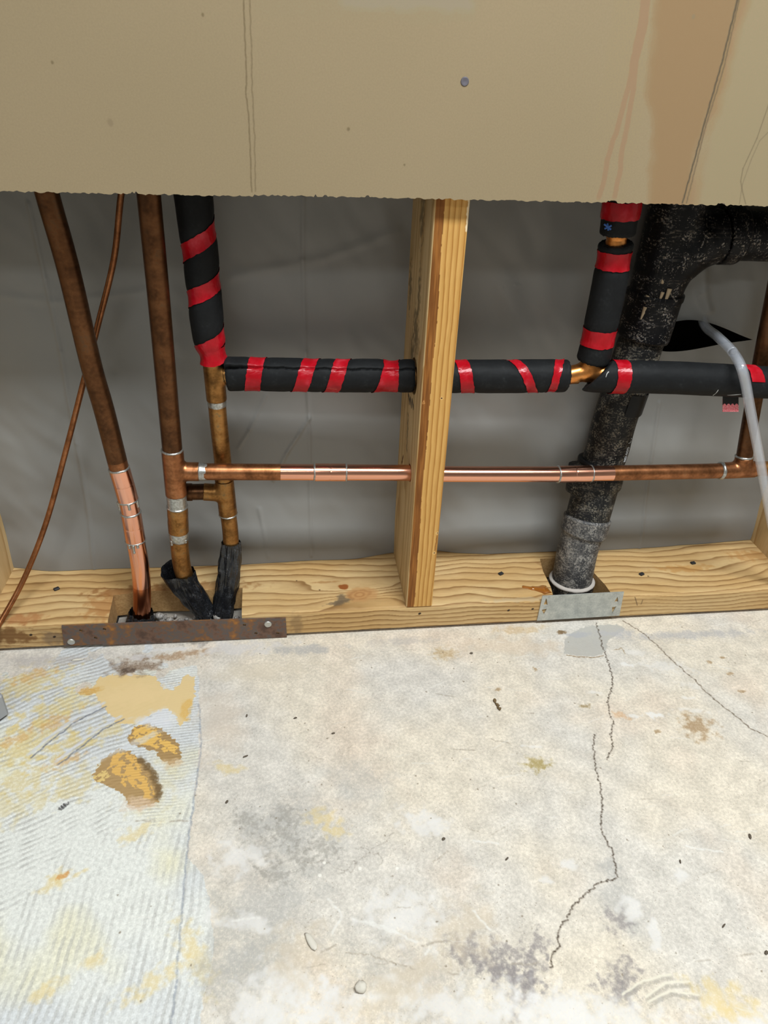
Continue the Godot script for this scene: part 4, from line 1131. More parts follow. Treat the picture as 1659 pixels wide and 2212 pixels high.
func build_insulated():                          # the copper inside the foam: riser, tee, branch to the elbow and up again
	var p := curve(zpts([[397, 230, -0.066], [418, 424, -0.066], [434.6, 569, -0.066], [446, 684, -0.066], [453, 734, -0.066], [463, 800, -0.066], [471, 900, -0.066], [481, 996, -0.066], [488, 1075, -0.066], [497, 1142, -0.066], [499, 1190, -0.064], [495, 1235, -0.06], [488, 1280, -0.056], [477, 1335, -0.052]]))
	var t := thing("copper_pipe", "golden brown copper line half hidden in taped black foam", "pipe", p[p.size() - 1])
	var t0 := t_at(p, 457, 770)
	var t1 := t_at(p, 469, 864)
	var t2 := t_at(p, 484, 1036)
	var t3 := t_at(p, 493, 1110)
	obj("riser", tube(sub(p, 0.0, t0 + 0.01), 0.0112, 32), M.copper_gold, t)
	var hz := curve(zpts([[464, 812, -0.066], [520, 808, -0.0645], [690, 811, -0.06], [893, 812, -0.056], [985, 813, -0.054], [1110, 813, -0.05], [1225, 811, -0.047], [1268, 809, -0.046]]))
	tee(t, M.copper_gold, point_on(p, t0), point_on(p, t1), 0.0126, point_on(hz, 0.0), point_on(hz, t_at(hz, 486, 811)), 0.0118)
	obj("solder_band", turned(p, t1 - 0.001, [[0.0, 0.0113], [0.001, 0.0118], [0.007, 0.0117], [0.009, 0.0111]], 32, 0.0006, 22), M.solder, t)
	obj("riser", tube(sub(p, t1 - 0.006, t2 + 0.006), 0.0112, 36), M.copper_gold, t)
	var sa := point_on(p, (t2 + t3) * 0.5 - 0.006)
	var sb := at_z(440, 1062.5, -0.066)
	var sc := at_z(392, 1063, -0.066)
	var te: Node3D = tee(t, M.copper_gold, point_on(p, t2), point_on(p, t3), 0.0124, sa, sb, 0.0118)
	obj("capped_stub", tube(curve([sb + Vector3(0.006, 0, 0), sc]), 0.0110, 32), M.copper_dark, t)
	obj("stub_cap", turned(curve([at_z(416, 1063, -0.066), sc - Vector3(0.004, 0, 0)], 0.002), 0.0, [[0.0, 0.0110], [0.0006, 0.0120], [0.014, 0.0120], [0.016, 0.0112]], 32), M.copper_dark, t)
	bead(p, t3, 0.0119, te, 23)
	obj("riser", tube(sub(p, t3 - 0.006, lengths(p)[-1]), 0.0110, 36), M.copper_gold, t)
	obj("branch_pipe", tube(sub(hz, 0.01, lengths(hz)[-1] - 0.012), 0.0112, 28), M.copper_gold, t)
	# the elbow, the leg up and the leg on to the right
	var up := curve(zpts([[1271, 806, -0.046], [1284, 765, -0.0455], [1294, 720, -0.045], [1318, 605, -0.045], [1332, 516, -0.045], [1341, 456, -0.045], [1362, 320, -0.045]]))
	var rt := curve([point_on(up, 0.0)] + zpts([[1300, 813, -0.034], [1450, 816, -0.026], [1655, 826, -0.024], [1760, 830, -0.024]]))
	var el := MB.new()
	nets(el, [[at_z(1222, 812, -0.047), point_on(up, 0.003), 0.0118, 0.0118], [point_on(up, 0.0), point_on(up, 0.034), 0.0120, 0.0120], [point_on(up, 0.002), point_on(rt, 0.035), 0.0118, 0.0118]], 0.008, 0.0014)
	var ef := obj("tee_fitting", el.mesh(), M.copper_elbow, t)
	drip(up, 0.028, 0.6, 0.0119, 0.003, ef)
	obj("riser", tube(sub(up, 0.02, lengths(up)[-1]), 0.0110, 32), M.copper_gold, t)
	var ring := t_at(up, 1332, 517)
	obj("coupling", turned(up, ring - 0.012, [[0.0, 0.0110], [0.0006, 0.0122], [0.010, 0.0122], [0.011, 0.0116], [0.013, 0.0116], [0.014, 0.0122], [0.0234, 0.0122], [0.024, 0.0110]], 36), M.copper_elbow, t)
	obj("branch_pipe", tube(sub(rt, 0.025, lengths(rt)[-1]), 0.0110, 28), M.copper_gold, t)
	return [p, hz, up, rt]

# ---------- foam sleeves and their tape
# tapes: [t, shift along the tube per radian, width, pinch, from angle, to angle]
func foam_radius(R: float, tapes: Array, nz: FastNoiseLite, t: float, a: float) -> float:
	var r := R * (1.0 + 0.02 * nz.get_noise_3d(t * 30.0, cos(a) * 1.2, sin(a) * 1.2)) + 0.0006
	for e in tapes:
		var q: float = absf(t - e[0] - e[1] * a) / (e[2] * 0.62)
		if q < 2.6: r -= e[3] * exp(-pow(q, 3.0))
	return r
func sleeve(called: String, label: String, p: PackedVector3Array, R: float, tapes: Array, opts := {}) -> Node3D:
	var t := thing(called, label, "pipe insulation", point_on(p, lengths(p)[-1] * 0.5), "black foam sleeves on the pipes")
	var nz := FastNoiseLite.new()
	nz.seed = opts.get("seed", 1); nz.frequency = 1.0
	var slit_a: float = opts.get("slit", 99.0)
	var e0: float = opts.get("skew0", 0.0)
	var e1: float = opts.get("skew1", 0.0)
	var L := lengths(p)[-1]
	var taper: float = opts.get("taper", 0.0)
	var rad := func(s: float, a: float) -> float:
		var r := foam_radius(R * (1.0 + taper * s / L), tapes, nz, s, a)
		if slit_a < 90.0:
			var da := wrapf(a - slit_a - 0.10 * nz.get_noise_1d(s * 45.0), -PI, PI)
			var lip := exp(-s / 0.022)
			r -= (0.0042 + 0.004 * lip) * exp(-pow(da / (0.035 + 0.05 * lip), 2.0))
			if da < 0.0 and da > -1.3: r += 0.0042 * lip * (1.0 + da / 1.3)
		return r
	var q := sub(p, 0.0, L, 0.0016)
	var fr := frames(q)
	var ls := lengths(q)
	var sides := 128
	var rows := []
	for i in q.size():
		var row := PackedVector3Array()
		for j in sides + 1:
			var a := TAU * j / sides
			if a > PI: a -= TAU
			var off := 0.0                       # cut ends that are not square
			if e0 != 0.0: off += e0 * maxf(0.0, 1.0 - ls[i] / 0.05) * (sin(a) * opts.get("k0s", 0.0) + cos(a) * opts.get("k0c", 0.0)) 
			if e1 != 0.0: off += e1 * maxf(0.0, 1.0 - (L - ls[i]) / 0.05) * (sin(a) * opts.get("k1s", 0.0) + cos(a) * opts.get("k1c", 0.0))
			var endr := minf(ls[i], L - ls[i])
			if endr < 0.01: off += 0.0011 * nz.get_noise_2d(a * 4.0, ls[i] * 3.0) * (1.0 - endr / 0.01)
			var r: float = rad.call(ls[i], a) - 0.0016 * pow(maxf(0.0, 1.0 - endr / 0.003), 2.0)
			row.append(q[i] + (fr[i][1] * cos(a) + fr[i][2] * sin(a)) * r + fr[i][0] * off)
		rows.append(row)
	var mb := MB.new()
	mb.grid(rows, true)
	for e in [0, q.size() - 1]:                  # the cut ends: foam down to the pipe
		var inner := PackedVector3Array()
		for j in sides + 1: inner.append(rows[e][j] + (q[e] - rows[e][j]) * 0.40)
		if e == 0: mb.grid([inner, rows[e]], true)
		else: mb.grid([rows[e], inner], true)
	obj("foam", mb.mesh(), M.foam, t)
	for k in tapes.size():
		var e: Array = tapes[k]
		var tm := MB.new()
		var tr := []
		var a0: float = e[4]
		var a1: float = e[5]
		var n := int((a1 - a0) / 0.05) + 2
		for wi in 9:
			var w: float = (wi / 8.0 - 0.5) * e[2]
			var row := PackedVector3Array()
			for ai in n:
				var a := lerpf(a0, a1, ai / float(n - 1))
				var s: float = e[0] + e[1] * a + w + 0.0012 * nz.get_noise_2d(a * 2.0 + k * 9.0, w * 300.0)
				var bend: float = e[6] if e.size() > 6 else 0.0
				s += bend * cos(a + 0.4)
				s = clampf(s, 0.0, L)
				var i := clampi(int(s / L * (q.size() - 1)), 0, q.size() - 1)
				var r: float = rad.call(s, wrapf(a, -PI, PI)) + 0.0009 + 0.0004 * (a - a0) / TAU + 0.0003 * nz.get_noise_2d(a * 7.0, w * 500.0 + k)
				row.append(point_on(q, s) + (fr[i][1] * cos(a) + fr[i][2] * sin(a)) * r)
			tr.append(row)
		tm.grid(tr)
		obj("tape", tm.mesh(), M.tape, t)
	return t
func build_sleeves(ps: Array):
	var riser: PackedVector3Array = ps[0]
	var hz: PackedVector3Array = ps[1]
	var up: PackedVector3Array = ps[2]
	var rt: PackedVector3Array = ps[3]
	# upright sleeve on the left riser: from above the drywall edge to the tee
	var s0 := sub(riser, 0.0, t_at(riser, 459, 782))
	var T := func(path, u, v): return t_at(path, u, v)
	var la := PI + 0.25
	sleeve("foam_sleeve", "upright black foam sleeve spiralled with red tape on the left riser", s0, 0.0208, [
		[T.call(s0, 427, 521), 0.0098, 0.019, 0.0022, -la, la], [T.call(s0, 440, 624), 0.0082, 0.019, 0.0022, -la, la],
		[T.call(s0, 453, 742), 0.0078, 0.019, 0.0022, -la, la], [T.call(s0, 456, 768), 0.003, 0.018, 0.0042, -la, la]], {"seed": 3, "taper": -0.10})
	# level sleeve, tee to stud
	var s1 := sub(hz, T.call(hz, 491, 810), T.call(hz, 893, 812))
	sleeve("foam_sleeve", "level black foam sleeve with an open slit between tee and stud", s1, 0.0202, [
		[T.call(s1, 550, 811), -0.0030, 0.0185, 0.0014, -la, la], [T.call(s1, 656, 812), -0.0058, 0.0185, 0.0014, -la, la], [T.call(s1, 724, 812), -0.0056, 0.0180, 0.0014, -la, la],
		[T.call(s1, 829, 812), -0.0062, 0.0150, 0.0014, -la, la], [T.call(s1, 842, 812), -0.0002, 0.0180, 0.0016, -la, la]], {"seed": 5, "slit": -0.78})
	# level sleeve, stud to elbow
	var s2 := sub(hz, T.call(hz, 962, 813), T.call(hz, 1222, 811))
	sleeve("foam_sleeve", "level black foam sleeve with crossed red tape between stud and elbow", s2, 0.0206, [
		[T.call(s2, 1003, 813), 0.0042, 0.0170, 0.0014, -la, la], [T.call(s2, 1132, 813), 0.0105, 0.0130, 0.0014, -2.2, 1.6, 0.002], [T.call(s2, 1196, 813), -0.0042, 0.0110, 0.0018, -2.4, 1.8, -0.004]], {"seed": 7, "skew1": 0.004, "k1s": -0.3, "k1c": 0.2})
	# upright sleeve above the elbow and the short piece over it
	var s3 := sub(up, T.call(up, 1281, 781), T.call(up, 1331, 525))
	sleeve("foam_sleeve", "upright black foam sleeve with two red tape bands above the copper elbow", s3, 0.0200, [
		[T.call(s3, 1297, 726), 0.0004, 0.0205, 0.0014, -la, la], [T.call(s3, 1325, 560), -0.0004, 0.0200, 0.0022, -la, la]], {"seed": 9, "skew1": 0.004, "k1s": 0.4, "k1c": -0.3})
	var s4 := sub(up, T.call(up, 1334, 507), lengths(up)[-1])
	var so := sleeve("foam_sleeve", "short black foam sleeve with blue ink mark under the drywall edge", s4, 0.0198, [[T.call(s4, 1341, 452), 0.0, 0.0190, -0.0008, -la, la]], {"seed": 11})
	var bm := MB.new()
	for e in [[[1305, 484], [1320, 496]], [[1306, 494], [1321, 487]], [[1312, 483], [1314, 498]]]:
		var a := at_z(e[0][0], e[0][1], -0.0285)
		var b := at_z(e[1][0], e[1][1], -0.0260)
		sweep(bm, curve([a, (a + b) * 0.5 + Vector3(0, 0, 0.0006), b], 0.002), func(_t, _a): return 0.0011, 8)
	obj("ink_mark", bm.mesh(), M.blue_ink, so)
	# long level sleeve to the right of the elbow, its cut end and the tape tail
	var s5 := sub(rt, T.call(rt, 1289, 812), lengths(rt)[-1])
	var s6 := sleeve("foam_sleeve", "long level black foam sleeve with scuffs crossing in front of the drain", s5, 0.0202, [
		[T.call(s5, 1333, 815), -0.0004, 0.0170, 0.0006, -la, la, 0.003], [T.call(s5, 1618, 820), 0.004, 0.018, 0.0, -2.0, -0.35]], {"seed": 13, "skew0": 0.016, "k0s": -0.9, "k0c": -0.3})
	for e in [[[1552, 822], [1545, 838], [1540, 852]], [[1570, 848], [1585, 845], [1598, 843]], [[1310, 815], [1314, 806], [1319, 800]]]:
		var l := []
		for q in e:
			var w := at_z(q[0], q[1], -0.012)
			var c := point_on(s5, t_at(s5, q[0], q[1]))
			var dv := w - c
			dv.x = 0.0
			l.append(Vector3(w.x, c.y + dv.normalized().y * 0.0205, c.z + absf(dv.normalized().z) * 0.0205))
		var sm := MB.new()
		sweep(sm, curve(l, 0.002), func(s, _a): return 0.0003 + 0.0005 * absf(sin(s * 170.0)), 8)
		obj("scuff", sm.mesh(), M.scuff, s6)
	var tl := MB.new()                            # the loose end of tape hanging below: dark sticky side, red ragged end
	var t2 := MB.new()
	var ra := []
	var rb := []
	var nn := FastNoiseLite.new()
	nn.frequency = 400.0
	for i in 9:
		var f := i / 8.0
		var ro := PackedVector3Array(); var r2 := PackedVector3Array(); 
		for j in 13:
			var u := lerpf(1561.0, 1595.5, j / 12.0)
			var v := lerpf(846.0, 874.0 + (2.0 if j % 3 == 0 else -2.0), f)
			var z := -0.024 + 0.002 * f
			ro.append(at_z(u, v, z))
			r2.append(at_z(u, lerpf(862.0 + 6.0 * nn.get_noise_1d(j * 0.002), 889.5, f), z + 0.0008))
		ra.append(ro); rb.append(r2)
	ra.reverse(); rb.reverse()
	tl.grid(ra); t2.grid(rb)
	var back := []
	for r in rb:
		var q := PackedVector3Array()
		for v in r: q.append(v - Vector3(0, 0, 0.0005))
		back.append(q)
	t2.grid(back, false, true)
	obj("tape_tail", tl.mesh(), M.black_strip, s6); obj("tape_tail_end", t2.mesh(), M.tape_back, s6)

# ---------- wrinkled rubber sleeves where the lines leave the slab
func rubber(called: String, label: String, p: PackedVector3Array, rad: Callable, sd: int, amp: float):
	var nz := FastNoiseLite.new()
	nz.seed = sd; nz.frequency = 1.0; nz.fractal_octaves = 2
	var L := lengths(p)[-1]
	var mb := MB.new()
	var q := sub(p, 0.0, L, 0.0015)
	sweep(mb, q, func(t, a): return rad.call(t / L, a) + amp * (nz.get_noise_3d(t * 26.0, cos(a) * 1.5, sin(a) * 1.5) + 1.1 * absf(nz.get_noise_3d(t * 9.0 + 8.0, cos(a) * 2.4, sin(a) * 2.4))), 90, false)
	tag(obj(called, mb.mesh(), M.rubber), label, "rubber sleeve", "black rubber sleeves at the slab")
func build_rubber(left: PackedVector3Array, mid: PackedVector3Array, right: PackedVector3Array):
	var a := sub(left, t_at(left, 306, 1322), lengths(left)[-1])
	a.append(Vector3(a[-1].x, FLOOR_Y + 0.001, a[-1].z))
	rubber("rubber_sleeve", "short torn black rubber sleeve round the leaning pipe's foot", curve(Array(a), 0.002), func(f, g): return 0.0150 + 0.0050 * f + 0.0022 * absf(sin(g * 2.5 + 1.0)) * (1.0 - f), 61, 0.0028)
	var b := sub(mid, t_at(mid, 396, 1236), lengths(mid)[-1])
	b.append(Vector3(b[-1].x + 0.008, FLOOR_Y + 0.003, b[-1].z + 0.002))
	rubber("rubber_sleeve", "wide mouthed black rubber sleeve hanging open on the tee riser's foot", curve(Array(b), 0.002), func(f, g):
		var open := pow(1.0 - f, 1.3)                       # the mouth opens to the left and back
		var left_side := maxf(0.0, cos(wrapf(g - 2.15, -PI, PI)))
		return 0.0140 + 0.0215 * open * pow(left_side, 1.2) + 0.001 * f, 62, 0.0026)
	var c := sub(right, t_at(right, 498, 1170), lengths(right)[-1])
	c.append(Vector3(c[-1].x - 0.006, FLOOR_Y + 0.003, c[-1].z + 0.002))
	rubber("rubber_sleeve", "narrow black rubber sleeve wrapped tight round the golden riser's foot", curve(Array(c), 0.002), func(f, g):
		return 0.0122 + 0.0022 * smoothstep(0.0, 0.3, f) + 0.0030 * pow(maxf(0.0, cos(g + 0.7)), 6.0) * smoothstep(0.12, 0.3, f), 63, 0.0029)

# ---------- the black drain
func build_drain():
	var p := curve(zpts([[1510, 250, -0.1], [1466, 445, -0.1], [1432, 570, -0.1], [1404, 676, -0.1], [1380, 751, -0.1], [1330, 900, -0.096], [1313, 967, -0.095], [1300, 1004, -0.0935], [1280, 1066, -0.083], [1266, 1129, -0.071], [1248, 1186, -0.063], [1238, 1237, -0.057], [1229, 1290, -0.054]]))
	p.append(Vector3(p[-1].x - 0.001, FLOOR_Y + 0.002, p[-1].z + 0.001))
	var t := thing("drain_pipe", "black plastic drain stack spattered with tan compound, standing in the sole plate", "drain pipe", p[p.size() - 1])
	var r := 0.0302
	var h := 0.0352
	var T := func(u, v): return t_at(p, u, v)
	var wy: float = T.call(1412, 634)
	# wye: body and the branch sweeping to the right
	var w0 := point_on(p, wy)
	var br := zpts([[1425, 590, -0.1], [1470, 545, -0.1], [1515, 515, -0.1], [1552, 508, -0.1]])
	var mb := MB.new()
	nets(mb, [[point_on(p, 0.0), w0, 0.0335, 0.0335], [br[0], br[1], 0.0330, 0.0325], [br[1], br[2], 0.0325, 0.0325], [br[2], br[3], 0.0325, 0.0330]], 0.012, 0.003)
	obj("wye_fitting", mb.mesh(), M.abs, t)
	var lat := curve([br[2], br[3]] + zpts([[1600, 509, -0.1], [1700, 512, -0.1], [1800, 514, -0.1]]))
	var lh := t_at(lat, 1556, 508)
	obj("branch_hub", turned(lat, lh, [[0.0, 0.0325], [0.0008, 0.0355], [0.020, 0.0355], [0.022, 0.0345], [0.023, 0.0300]], 48), M.abs, t)
	obj("branch_pipe", tube(sub(lat, lh + 0.01, lengths(lat)[-1]), r, 48), M.abs, t)
	# hub of the wye, upper pipe
	var hb: float = T.call(1388, 730) - wy
	obj("hub", turned(p, wy - 0.004, [[0.0, 0.0335], [0.0012, 0.0368], [0.008, 0.0368], [0.0095, 0.0352], [hb, 0.0350], [hb + 0.004, 0.0340], [hb + 0.005, r]], 56), M.abs, t)
	var f0: float = T.call(1301, 1002)
	obj("pipe", tube(sub(p, wy, f0 + 0.004), r, 56), M.abs_mid, t)
	# the clean strip of wrap by the foam sleeve
	var cs := curve([point_on(p, T.call(1352, 838)), point_on(p, T.call(1338, 884))], 0.003)
	var cm := MB.new()
	var rows := []
	for i in cs.size():
		var fr := frames(cs)
		var row := PackedVector3Array()
		for j in 21:
			var a := lerpf(-1.75, 0.15, j / 20.0)
			row.append(cs[i] + (fr[i][1] * cos(a) + fr[i][2] * sin(a)) * (0.0322 + 0.004 * float(j < 8) * (1.0 - j / 8.0)))
		rows.append(row)
	cm.grid(rows)
	obj("clean_collar", cm.mesh(), M.abs_clean, t)
	# offset fitting: rim, neck, lower hub
	var f1: float = T.call(1268, 1118)
	var f2: float = T.call(1258, 1150)
	var rim := MB.new()
	turned_into(rim, p, f0 - 0.004, [[0.0, r], [0.0006, 0.0352], [0.003, 0.0365], [0.007, 0.0362], [0.009, 0.0345]], 52, 0.0008, 31)
	obj("rim", rim.mesh(), M.abs_clean, t)
	var nk := MB.new()
	var ca := point_on(p, f0 + 0.002)
	var cb := point_on(p, f1 + 0.006)
	nets(nk, [[ca, ca.lerp(cb, 0.32), 0.0350, 0.0340], [ca.lerp(cb, 0.2), cb, 0.0325, 0.0318], [ca.lerp(cb, 0.12) + Vector3(-0.012, 0.006, -0.006), ca.lerp(cb, 0.52) + Vector3(-0.010, 0, -0.006), 0.0330, 0.0300]], 0.008, 0.0028)
	obj("offset_fitting", nk.mesh(), M.abs_mid, t)
	obj("hub", turned(p, f1 - 0.002, [[0.0, 0.0316], [0.001, 0.0345], [0.004, 0.0352], [0.006, 0.0345], [f2 - f1, 0.0345], [f2 - f1 + 0.003, 0.0335], [f2 - f1 + 0.004, r]], 52, 0.0004, 32), M.abs_low, t)
	var g0: float = T.call(1236, 1254)
	var e: float = lengths(p)[-1]
	obj("pipe", tube(sub(p, f2 - 0.004, g0 + 0.01), r, 52), M.abs_low, t)
	obj("floor_hub", turned(p, g0 - 0.002, [[0.0, 0.0315], [0.001, 0.0342], [e - g0 - 0.002, 0.0332]], 52), M.abs_mid, t)
	obj("cement_bead", turned(p, g0 - 0.004, [[0.0, r], [0.0006, 0.0335], [0.002, 0.0350], [0.0038, 0.0347], [0.005, 0.0330]], 52, 0.0006, 33), M.bead, t)
	# tan drips of compound
	for q in [[1437, 590, 0.0036, 0.026, 0.0338], [1440, 638, 0.0034, 0.018, 0.0352], [1427, 642, 0.0024, 0.014, 0.0352], [1386, 676, 0.0026, 0.012, 0.0350], [1391, 650, 0.0026, 0.010, 0.0352], [1383, 685, 0.0022, 0.010, 0.0350]]:
		var c := point_on(p, t_at(p, q[0] - 12, q[1] - 4))
		var d := Vector3.ZERO
		var dm := MB.new()
		var b0 := at_z(q[0], q[1], c.z + q[4] * 0.93)
		d = b0 - c
		d.y = 0.0
		b0 = Vector3(c.x, b0.y, c.z) + d.normalized() * q[4]
		d = d.normalized()
		nets(dm, [[b0 + Vector3(0.001, q[3] * 0.5, 0), b0 - Vector3(0.001, q[3] * 0.5, 0), q[2], q[2] * 0.45]], 0.001, 0.0009)
		for k in dm.v.size():
			var o := dm.v[k] - b0
			dm.v[k] = b0 + o - d * (o.dot(d) * 0.75)
		obj("compound_drip", dm.mesh(), M.spatter, t)
	# the pipe's printed line, read up the pipe
	var tm := TextMesh.new()
	var sf := SystemFont.new()
	sf.font_names = PackedStringArray(["Droid Sans Mono"])
	tm.text = "ND40D L."; tm.font = sf; tm.font_size = 16; tm.pixel_size = 0.0005; tm.depth = 0.0004
	var a0 := point_on(p, T.call(1313, 966))
	var tg := (point_on(p, T.call(1330, 900)) - a0).normalized()
	var out := Vector3(0.60, 0.0, 0.80)
	out = (out - tg * out.dot(tg)).normalized()
	var tx := obj("print", tm, M.ink, t)
	tx.basis = Basis(tg, out.cross(tg), out)
	tx.position += a0 + tg * 0.008 + out * (r + 0.0001)

func build_clear_tube():
	var p := curve(zpts([[1516, 560, -0.150], [1512, 640, -0.150], [1521, 700, -0.132], [1550, 727, -0.090], [1580, 757, -0.040], [1600, 790, 0.0045], [1611, 830, 0.008], [1620, 880, 0.006], [1640, 985, 0.002], [1662, 1105, -0.002], [1690, 1250, -0.004]]), 0.003)
	p.append(p[-1] + Vector3(0.0, -0.004, 0.0))
	var mb := MB.new()
	sweep(mb, p, func(_t, _a): return 0.0062, 28, false)
	sweep(mb, p, func(_t, _a): return 0.0044, 28, false)
	tag(obj("plastic_tube", mb.mesh(), M.clear_tube), "clear plastic tube coming out of the torn sheet", "tube")

# ---------- steel plates on the sole plate
func build_plates():
	# rusty strap
	var t := thing("steel_strap", "rusty brown steel strap nailed across the notch in the sole plate", "strap", Vector3(-0.32, 0.0, 0.002))
	var sb := CSGCombiner3D.new()
	sb.name = "strap"
	t.add_child(sb); sb.position = -t.position
	var poly := CSGPolygon3D.new()
	poly.name = "steel"
	var pts := PackedVector2Array()
	for e in [[133, 1352], [138, 1395], [222, 1391], [224, 1394], [260, 1391], [400, 1385], [620, 1378], [617, 1335], [500, 1338], [300, 1345]]:
		var q := at_z(e[0], e[1], 0.002)
		pts.append(Vector2(q.x, maxf(q.y, -0.0045)))
	poly.polygon = pts; poly.depth = 0.0022; poly.material = M.rust; poly.position = Vector3(0, 0, 0.0026)
	sb.add_child(poly)
	for e in [[175, 1361], [226, 1358], [207, 1377], [528, 1349], [553, 1367], [600, 1367]]:
		sb.add_child(cut_cyl(at_z(e[0], e[1], 0.0015), 0.0022, 0.01, 2, M.rust))
	for e in [[154, 1386, 0.0050], [579, 1348, 0.0052]]:
		var q := at_z(e[0], e[1], 0.0026)
		obj("nail_head", turned(PackedVector3Array([q - Vector3(0, 0, 0.002), q, q + Vector3(0, 0, 0.004)]), 0.0, [[0.0005, e[2]], [0.003, e[2]], [0.0036, e[2] * 0.8], [0.0038, e[2] * 0.2]], 24, 0.0004), M.nail, t)
	# galvanised guard plate with punched teeth
	var g := thing("guard_plate", "bright galvanised steel guard plate with punched triangles below the drain", "guard plate", Vector3(0.264, 0.024, 0.002))
	var gb := CSGCombiner3D.new()
	gb.name = "plate"
	g.add_child(gb); gb.position = -g.position
	var gp := CSGPolygon3D.new()
	gp.name = "steel"
	var gpts := PackedVector2Array()
	for e in [[1172, 1288], [1160, 1341], [1338, 1330], [1348, 1279]]:
		var q := at_z(e[0], e[1], 0.002)
		gpts.append(Vector2(q.x, q.y))
	gp.polygon = gpts; gp.depth = 0.0016; gp.material = M.galv; gp.position = Vector3(0, 0, 0.0020)
	gb.add_child(gp)
	var z8 := func(x, y): return at_z(1120.0 + x / 5.925, 1180.0 + y / 5.925, 0.002)
	for tr in [[[358, 662], [374, 752], [316, 762]], [[298, 814], [364, 800], [326, 872]], [[1270, 645], [1277, 712], [1216, 726]], [[1198, 780], [1254, 772], [1200, 862]]]:
		var tp := PackedVector2Array()
		var mid := Vector3.ZERO
		for e in tr:
			var q: Vector3 = z8.call(e[0], e[1])
			tp.append(Vector2(q.x, q.y)); mid += q / 3.0
		gb.add_child(cut_poly(tp, Vector3(0, 0, 0.01), Vector3.ZERO, 0.02, M.galv))
		# the tooth bent inward from the triangle's base
		var tm := MB.new()
		var a: Vector3 = z8.call(tr[1][0], tr[1][1])
		var b: Vector3 = z8.call(tr[2][0], tr[2][1])
		if tr[0][1] > 790: a = z8.call(tr[0][0], tr[0][1]); b = z8.call(tr[1][0], tr[1][1])
		var tip := (a + b) * 0.5 - Vector3(0, 0, 0.009)
		tm.face([a, b, tip]); tm.face([b, a, tip + Vector3(0, 0.0008, 0)])
		obj("tooth", tm.mesh(), M.galv, g)

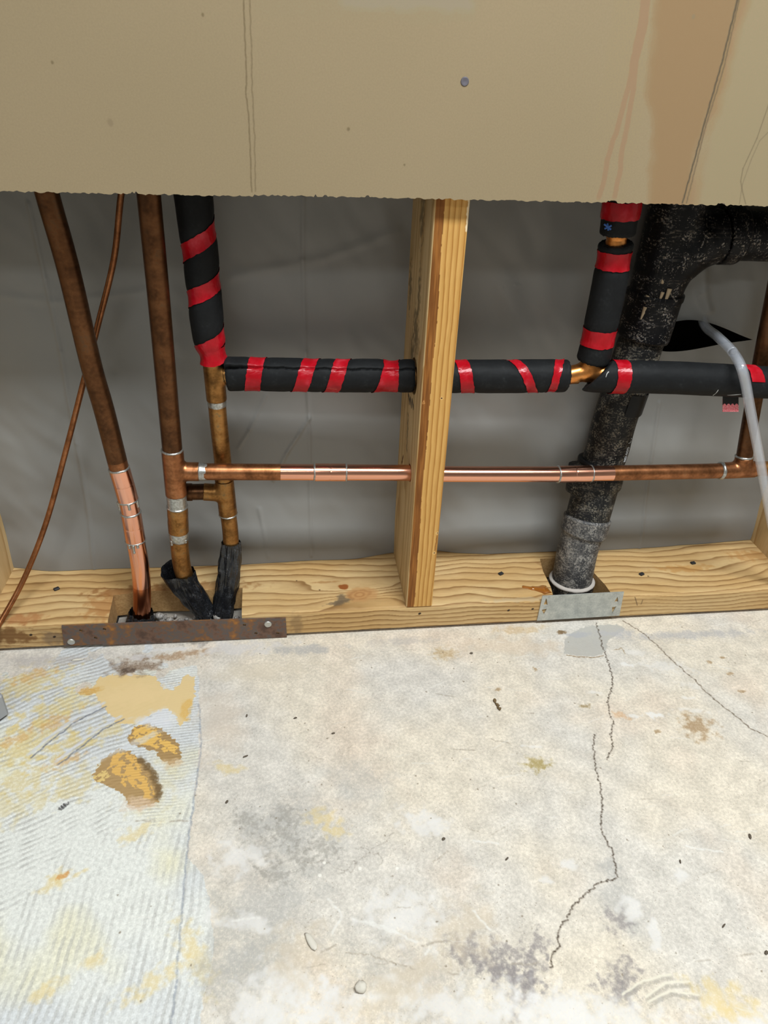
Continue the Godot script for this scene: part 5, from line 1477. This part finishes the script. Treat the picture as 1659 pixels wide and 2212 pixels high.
# ---------- loose bits
func pebble(p: Vector3, s: Vector3, sd: int, rot: float) -> ArrayMesh:
	var nz := FastNoiseLite.new()
	nz.seed = sd; nz.frequency = 0.9
	var rows := []
	var bs := Basis(Vector3.UP, rot)
	for i in 7:
		var th := PI * i / 6.0
		var row := PackedVector3Array()
		for j in 11:
			var ph := TAU * j / 10.0
			var d := Vector3(sin(th) * cos(ph), cos(th), sin(th) * sin(ph))
			row.append(p + bs * (d * s * (1.0 + 0.35 * nz.get_noise_3dv(d * 1.4))))
		row[10] = row[0]
		rows.append(row)
	var mb := MB.new()
	mb.grid(rows, true)
	return mb.mesh()
func build_bits():
	var dk := mat(rgb(84, 74, 62), 0.85)
	var br := mat(rgb(104, 84, 56), 0.9)
	var wh := mat(rgb(198, 192, 180), 0.85)
	var gy := mat(rgb(150, 150, 152), 0.4, 0.6)
	var up := Vector3(0, 0.0010, 0)
	for e in [[530, 1635, .0045, .0012, 0.4], [490, 1733, .003, .0018, 1.0], [533, 1547, .003, .0014, 1.4], [720, 1585, .003, .0014, 0.2], [1620, 1808, .0045, .0018, 1.2], [1469, 1862, .003, .001, 1.3], [1563, 2001, .004, .001, 0.6], [638, 1552, .003, .0014, 0.3], [1018, 1412, .003, .002, 0.0], [1095, 1856, .003, .0012, 0.6], [1655, 2059, .003, .002, 0.6], [958, 1813, .0028, .002, 0.6]]:
		tag(obj("dirt_flake", pebble(on_floor(e[0], e[1]) + up, Vector3(e[2] * 0.8, 0.0011, e[3] * 0.8), int(e[0]), e[4]), dk), "tiny dark dirt flake lying on the bare concrete", "flake", "dark flakes on the floor")
	var tw := MB.new()
	var l := []
	for e in [[1068, 1512], [1070, 1520], [1076, 1526], [1074, 1530], [1082, 1534]]: l.append(on_floor(e[0], e[1]) + Vector3(0, 0.0015, 0))
	sweep(tw, curve(l, 0.0015), func(s, _a): return 0.0016 + 0.0007 * sin(s * 700.0), 10)
	tag(obj("bark_crumb", tw.mesh(), br), "crooked brown bark crumb lying on the concrete below the stud", "crumb")
	tag(obj("plaster_chip", pebble(on_floor(672, 2036) + Vector3(0, 0.002, 0), Vector3(0.0035, 0.002, 0.010), 3, 0.5), wh), "oblong white plaster chip lying on the concrete floor", "chip")
	tag(obj("pebble", pebble(on_floor(780, 2136) + Vector3(0, 0.004, 0), Vector3(0.0055, 0.0045, 0.0055), 9, 0.0), wh), "round pale pebble lying on the concrete floor", "pebble")
	tag(obj("plaster_sliver", pebble(on_floor(168, 1426) + Vector3(0, 0.001, 0), Vector3(0.008, 0.0014, 0.002), 5, 0.1), wh), "white plaster sliver lying near the rusty strap", "chip")
	var sc := MB.new()
	var cv := []
	for k in 22:
		var a := k * 0.95
		cv.append(on_floor(lerpf(130, 146, k / 21.0), lerpf(1752, 1738, k / 21.0)) + Vector3(cos(a) * 0.0022, 0.003 + sin(a) * 0.002, 0))
	sweep(sc, curve(cv, 0.001), func(_s, _a): return 0.0006, 6)
	tag(obj("metal_swarf", sc.mesh(), gy), "curled grey metal shaving lying on the combed adhesive", "shaving")
	# rubble at the bottom of the notch
	var rb := MB.new()
	for k in 70:
		var x := rng.randf_range(-0.405, -0.240)
		var z := rng.randf_range(-0.052, -0.006)
		var s := rng.randf_range(0.002, 0.006)
		var q := pebble(Vector3(x, FLOOR_Y + s * 0.5 + rng.randf() * 0.005, z), Vector3(s * 1.3, s * 0.8, s), k, rng.randf() * 6.0)
		var ar := q.surface_get_arrays(0)
		var b := rb.v.size()
		rb.v.append_array(ar[0]); rb.n.append_array(ar[1]); rb.uv.append_array(ar[4])
		for i in ar[12]: rb.ix.append(i + b)
	var ro := obj("rubble", rb.mesh(), M.rubble)
	tag(ro, "loose concrete crumbs in the notch behind the rusty strap", "rubble", "", "stuff")
	# the corner of a grey case that reaches into the picture on the left
	var c0 := on_floor(20, 1553)
	var ga := (on_floor(-2, 1503) - c0).normalized()
	var mb := MB.new()
	var bs := Basis(Vector3.UP, 0.55)
	mb.box(c0 + Vector3(-0.102, 0.020, 0.005), Vector3(0.145, 0.036, 0.145), 0.003, Basis(Vector3.UP, PI / 4 + 0.1))
	tag(obj("grey_case", mb.mesh(), M.grey), "corner of a smooth grey case standing on the combed adhesive", "case")

func _ready():
	rng.seed = 7
	var cam := Camera3D.new()
	cam.name = "camera"
	cam.transform = Transform3D(cam_basis, EYE)
	cam.fov = rad_to_deg(2.0 * atan(1106.0 / F_PX)); cam.near = 0.02; cam.far = 50.0
	add_child(cam); cam.current = true
	var we := WorldEnvironment.new()
	we.name = "environment"
	var env := Environment.new()
	env.background_mode = Environment.BG_COLOR; env.background_color = Color(0.02, 0.02, 0.02)
	env.tonemap_mode = Environment.TONE_MAPPER_LINEAR
	env.tonemap_exposure = 1.0
	env.sdfgi_enabled = true; env.ssao_enabled = true; env.ssil_enabled = true
	we.environment = env
	add_child(we)
	make_materials()
	build_room()
	build_boards()
	build_sheet()
	build_drain()
	var left = build_left_line()
	build_thin_tubing()
	var mid = build_supply()
	var ps = build_insulated()
	build_sleeves(ps)
	build_rubber(left, mid, ps[0])
	build_clear_tube()
	build_plates()
	build_bits()
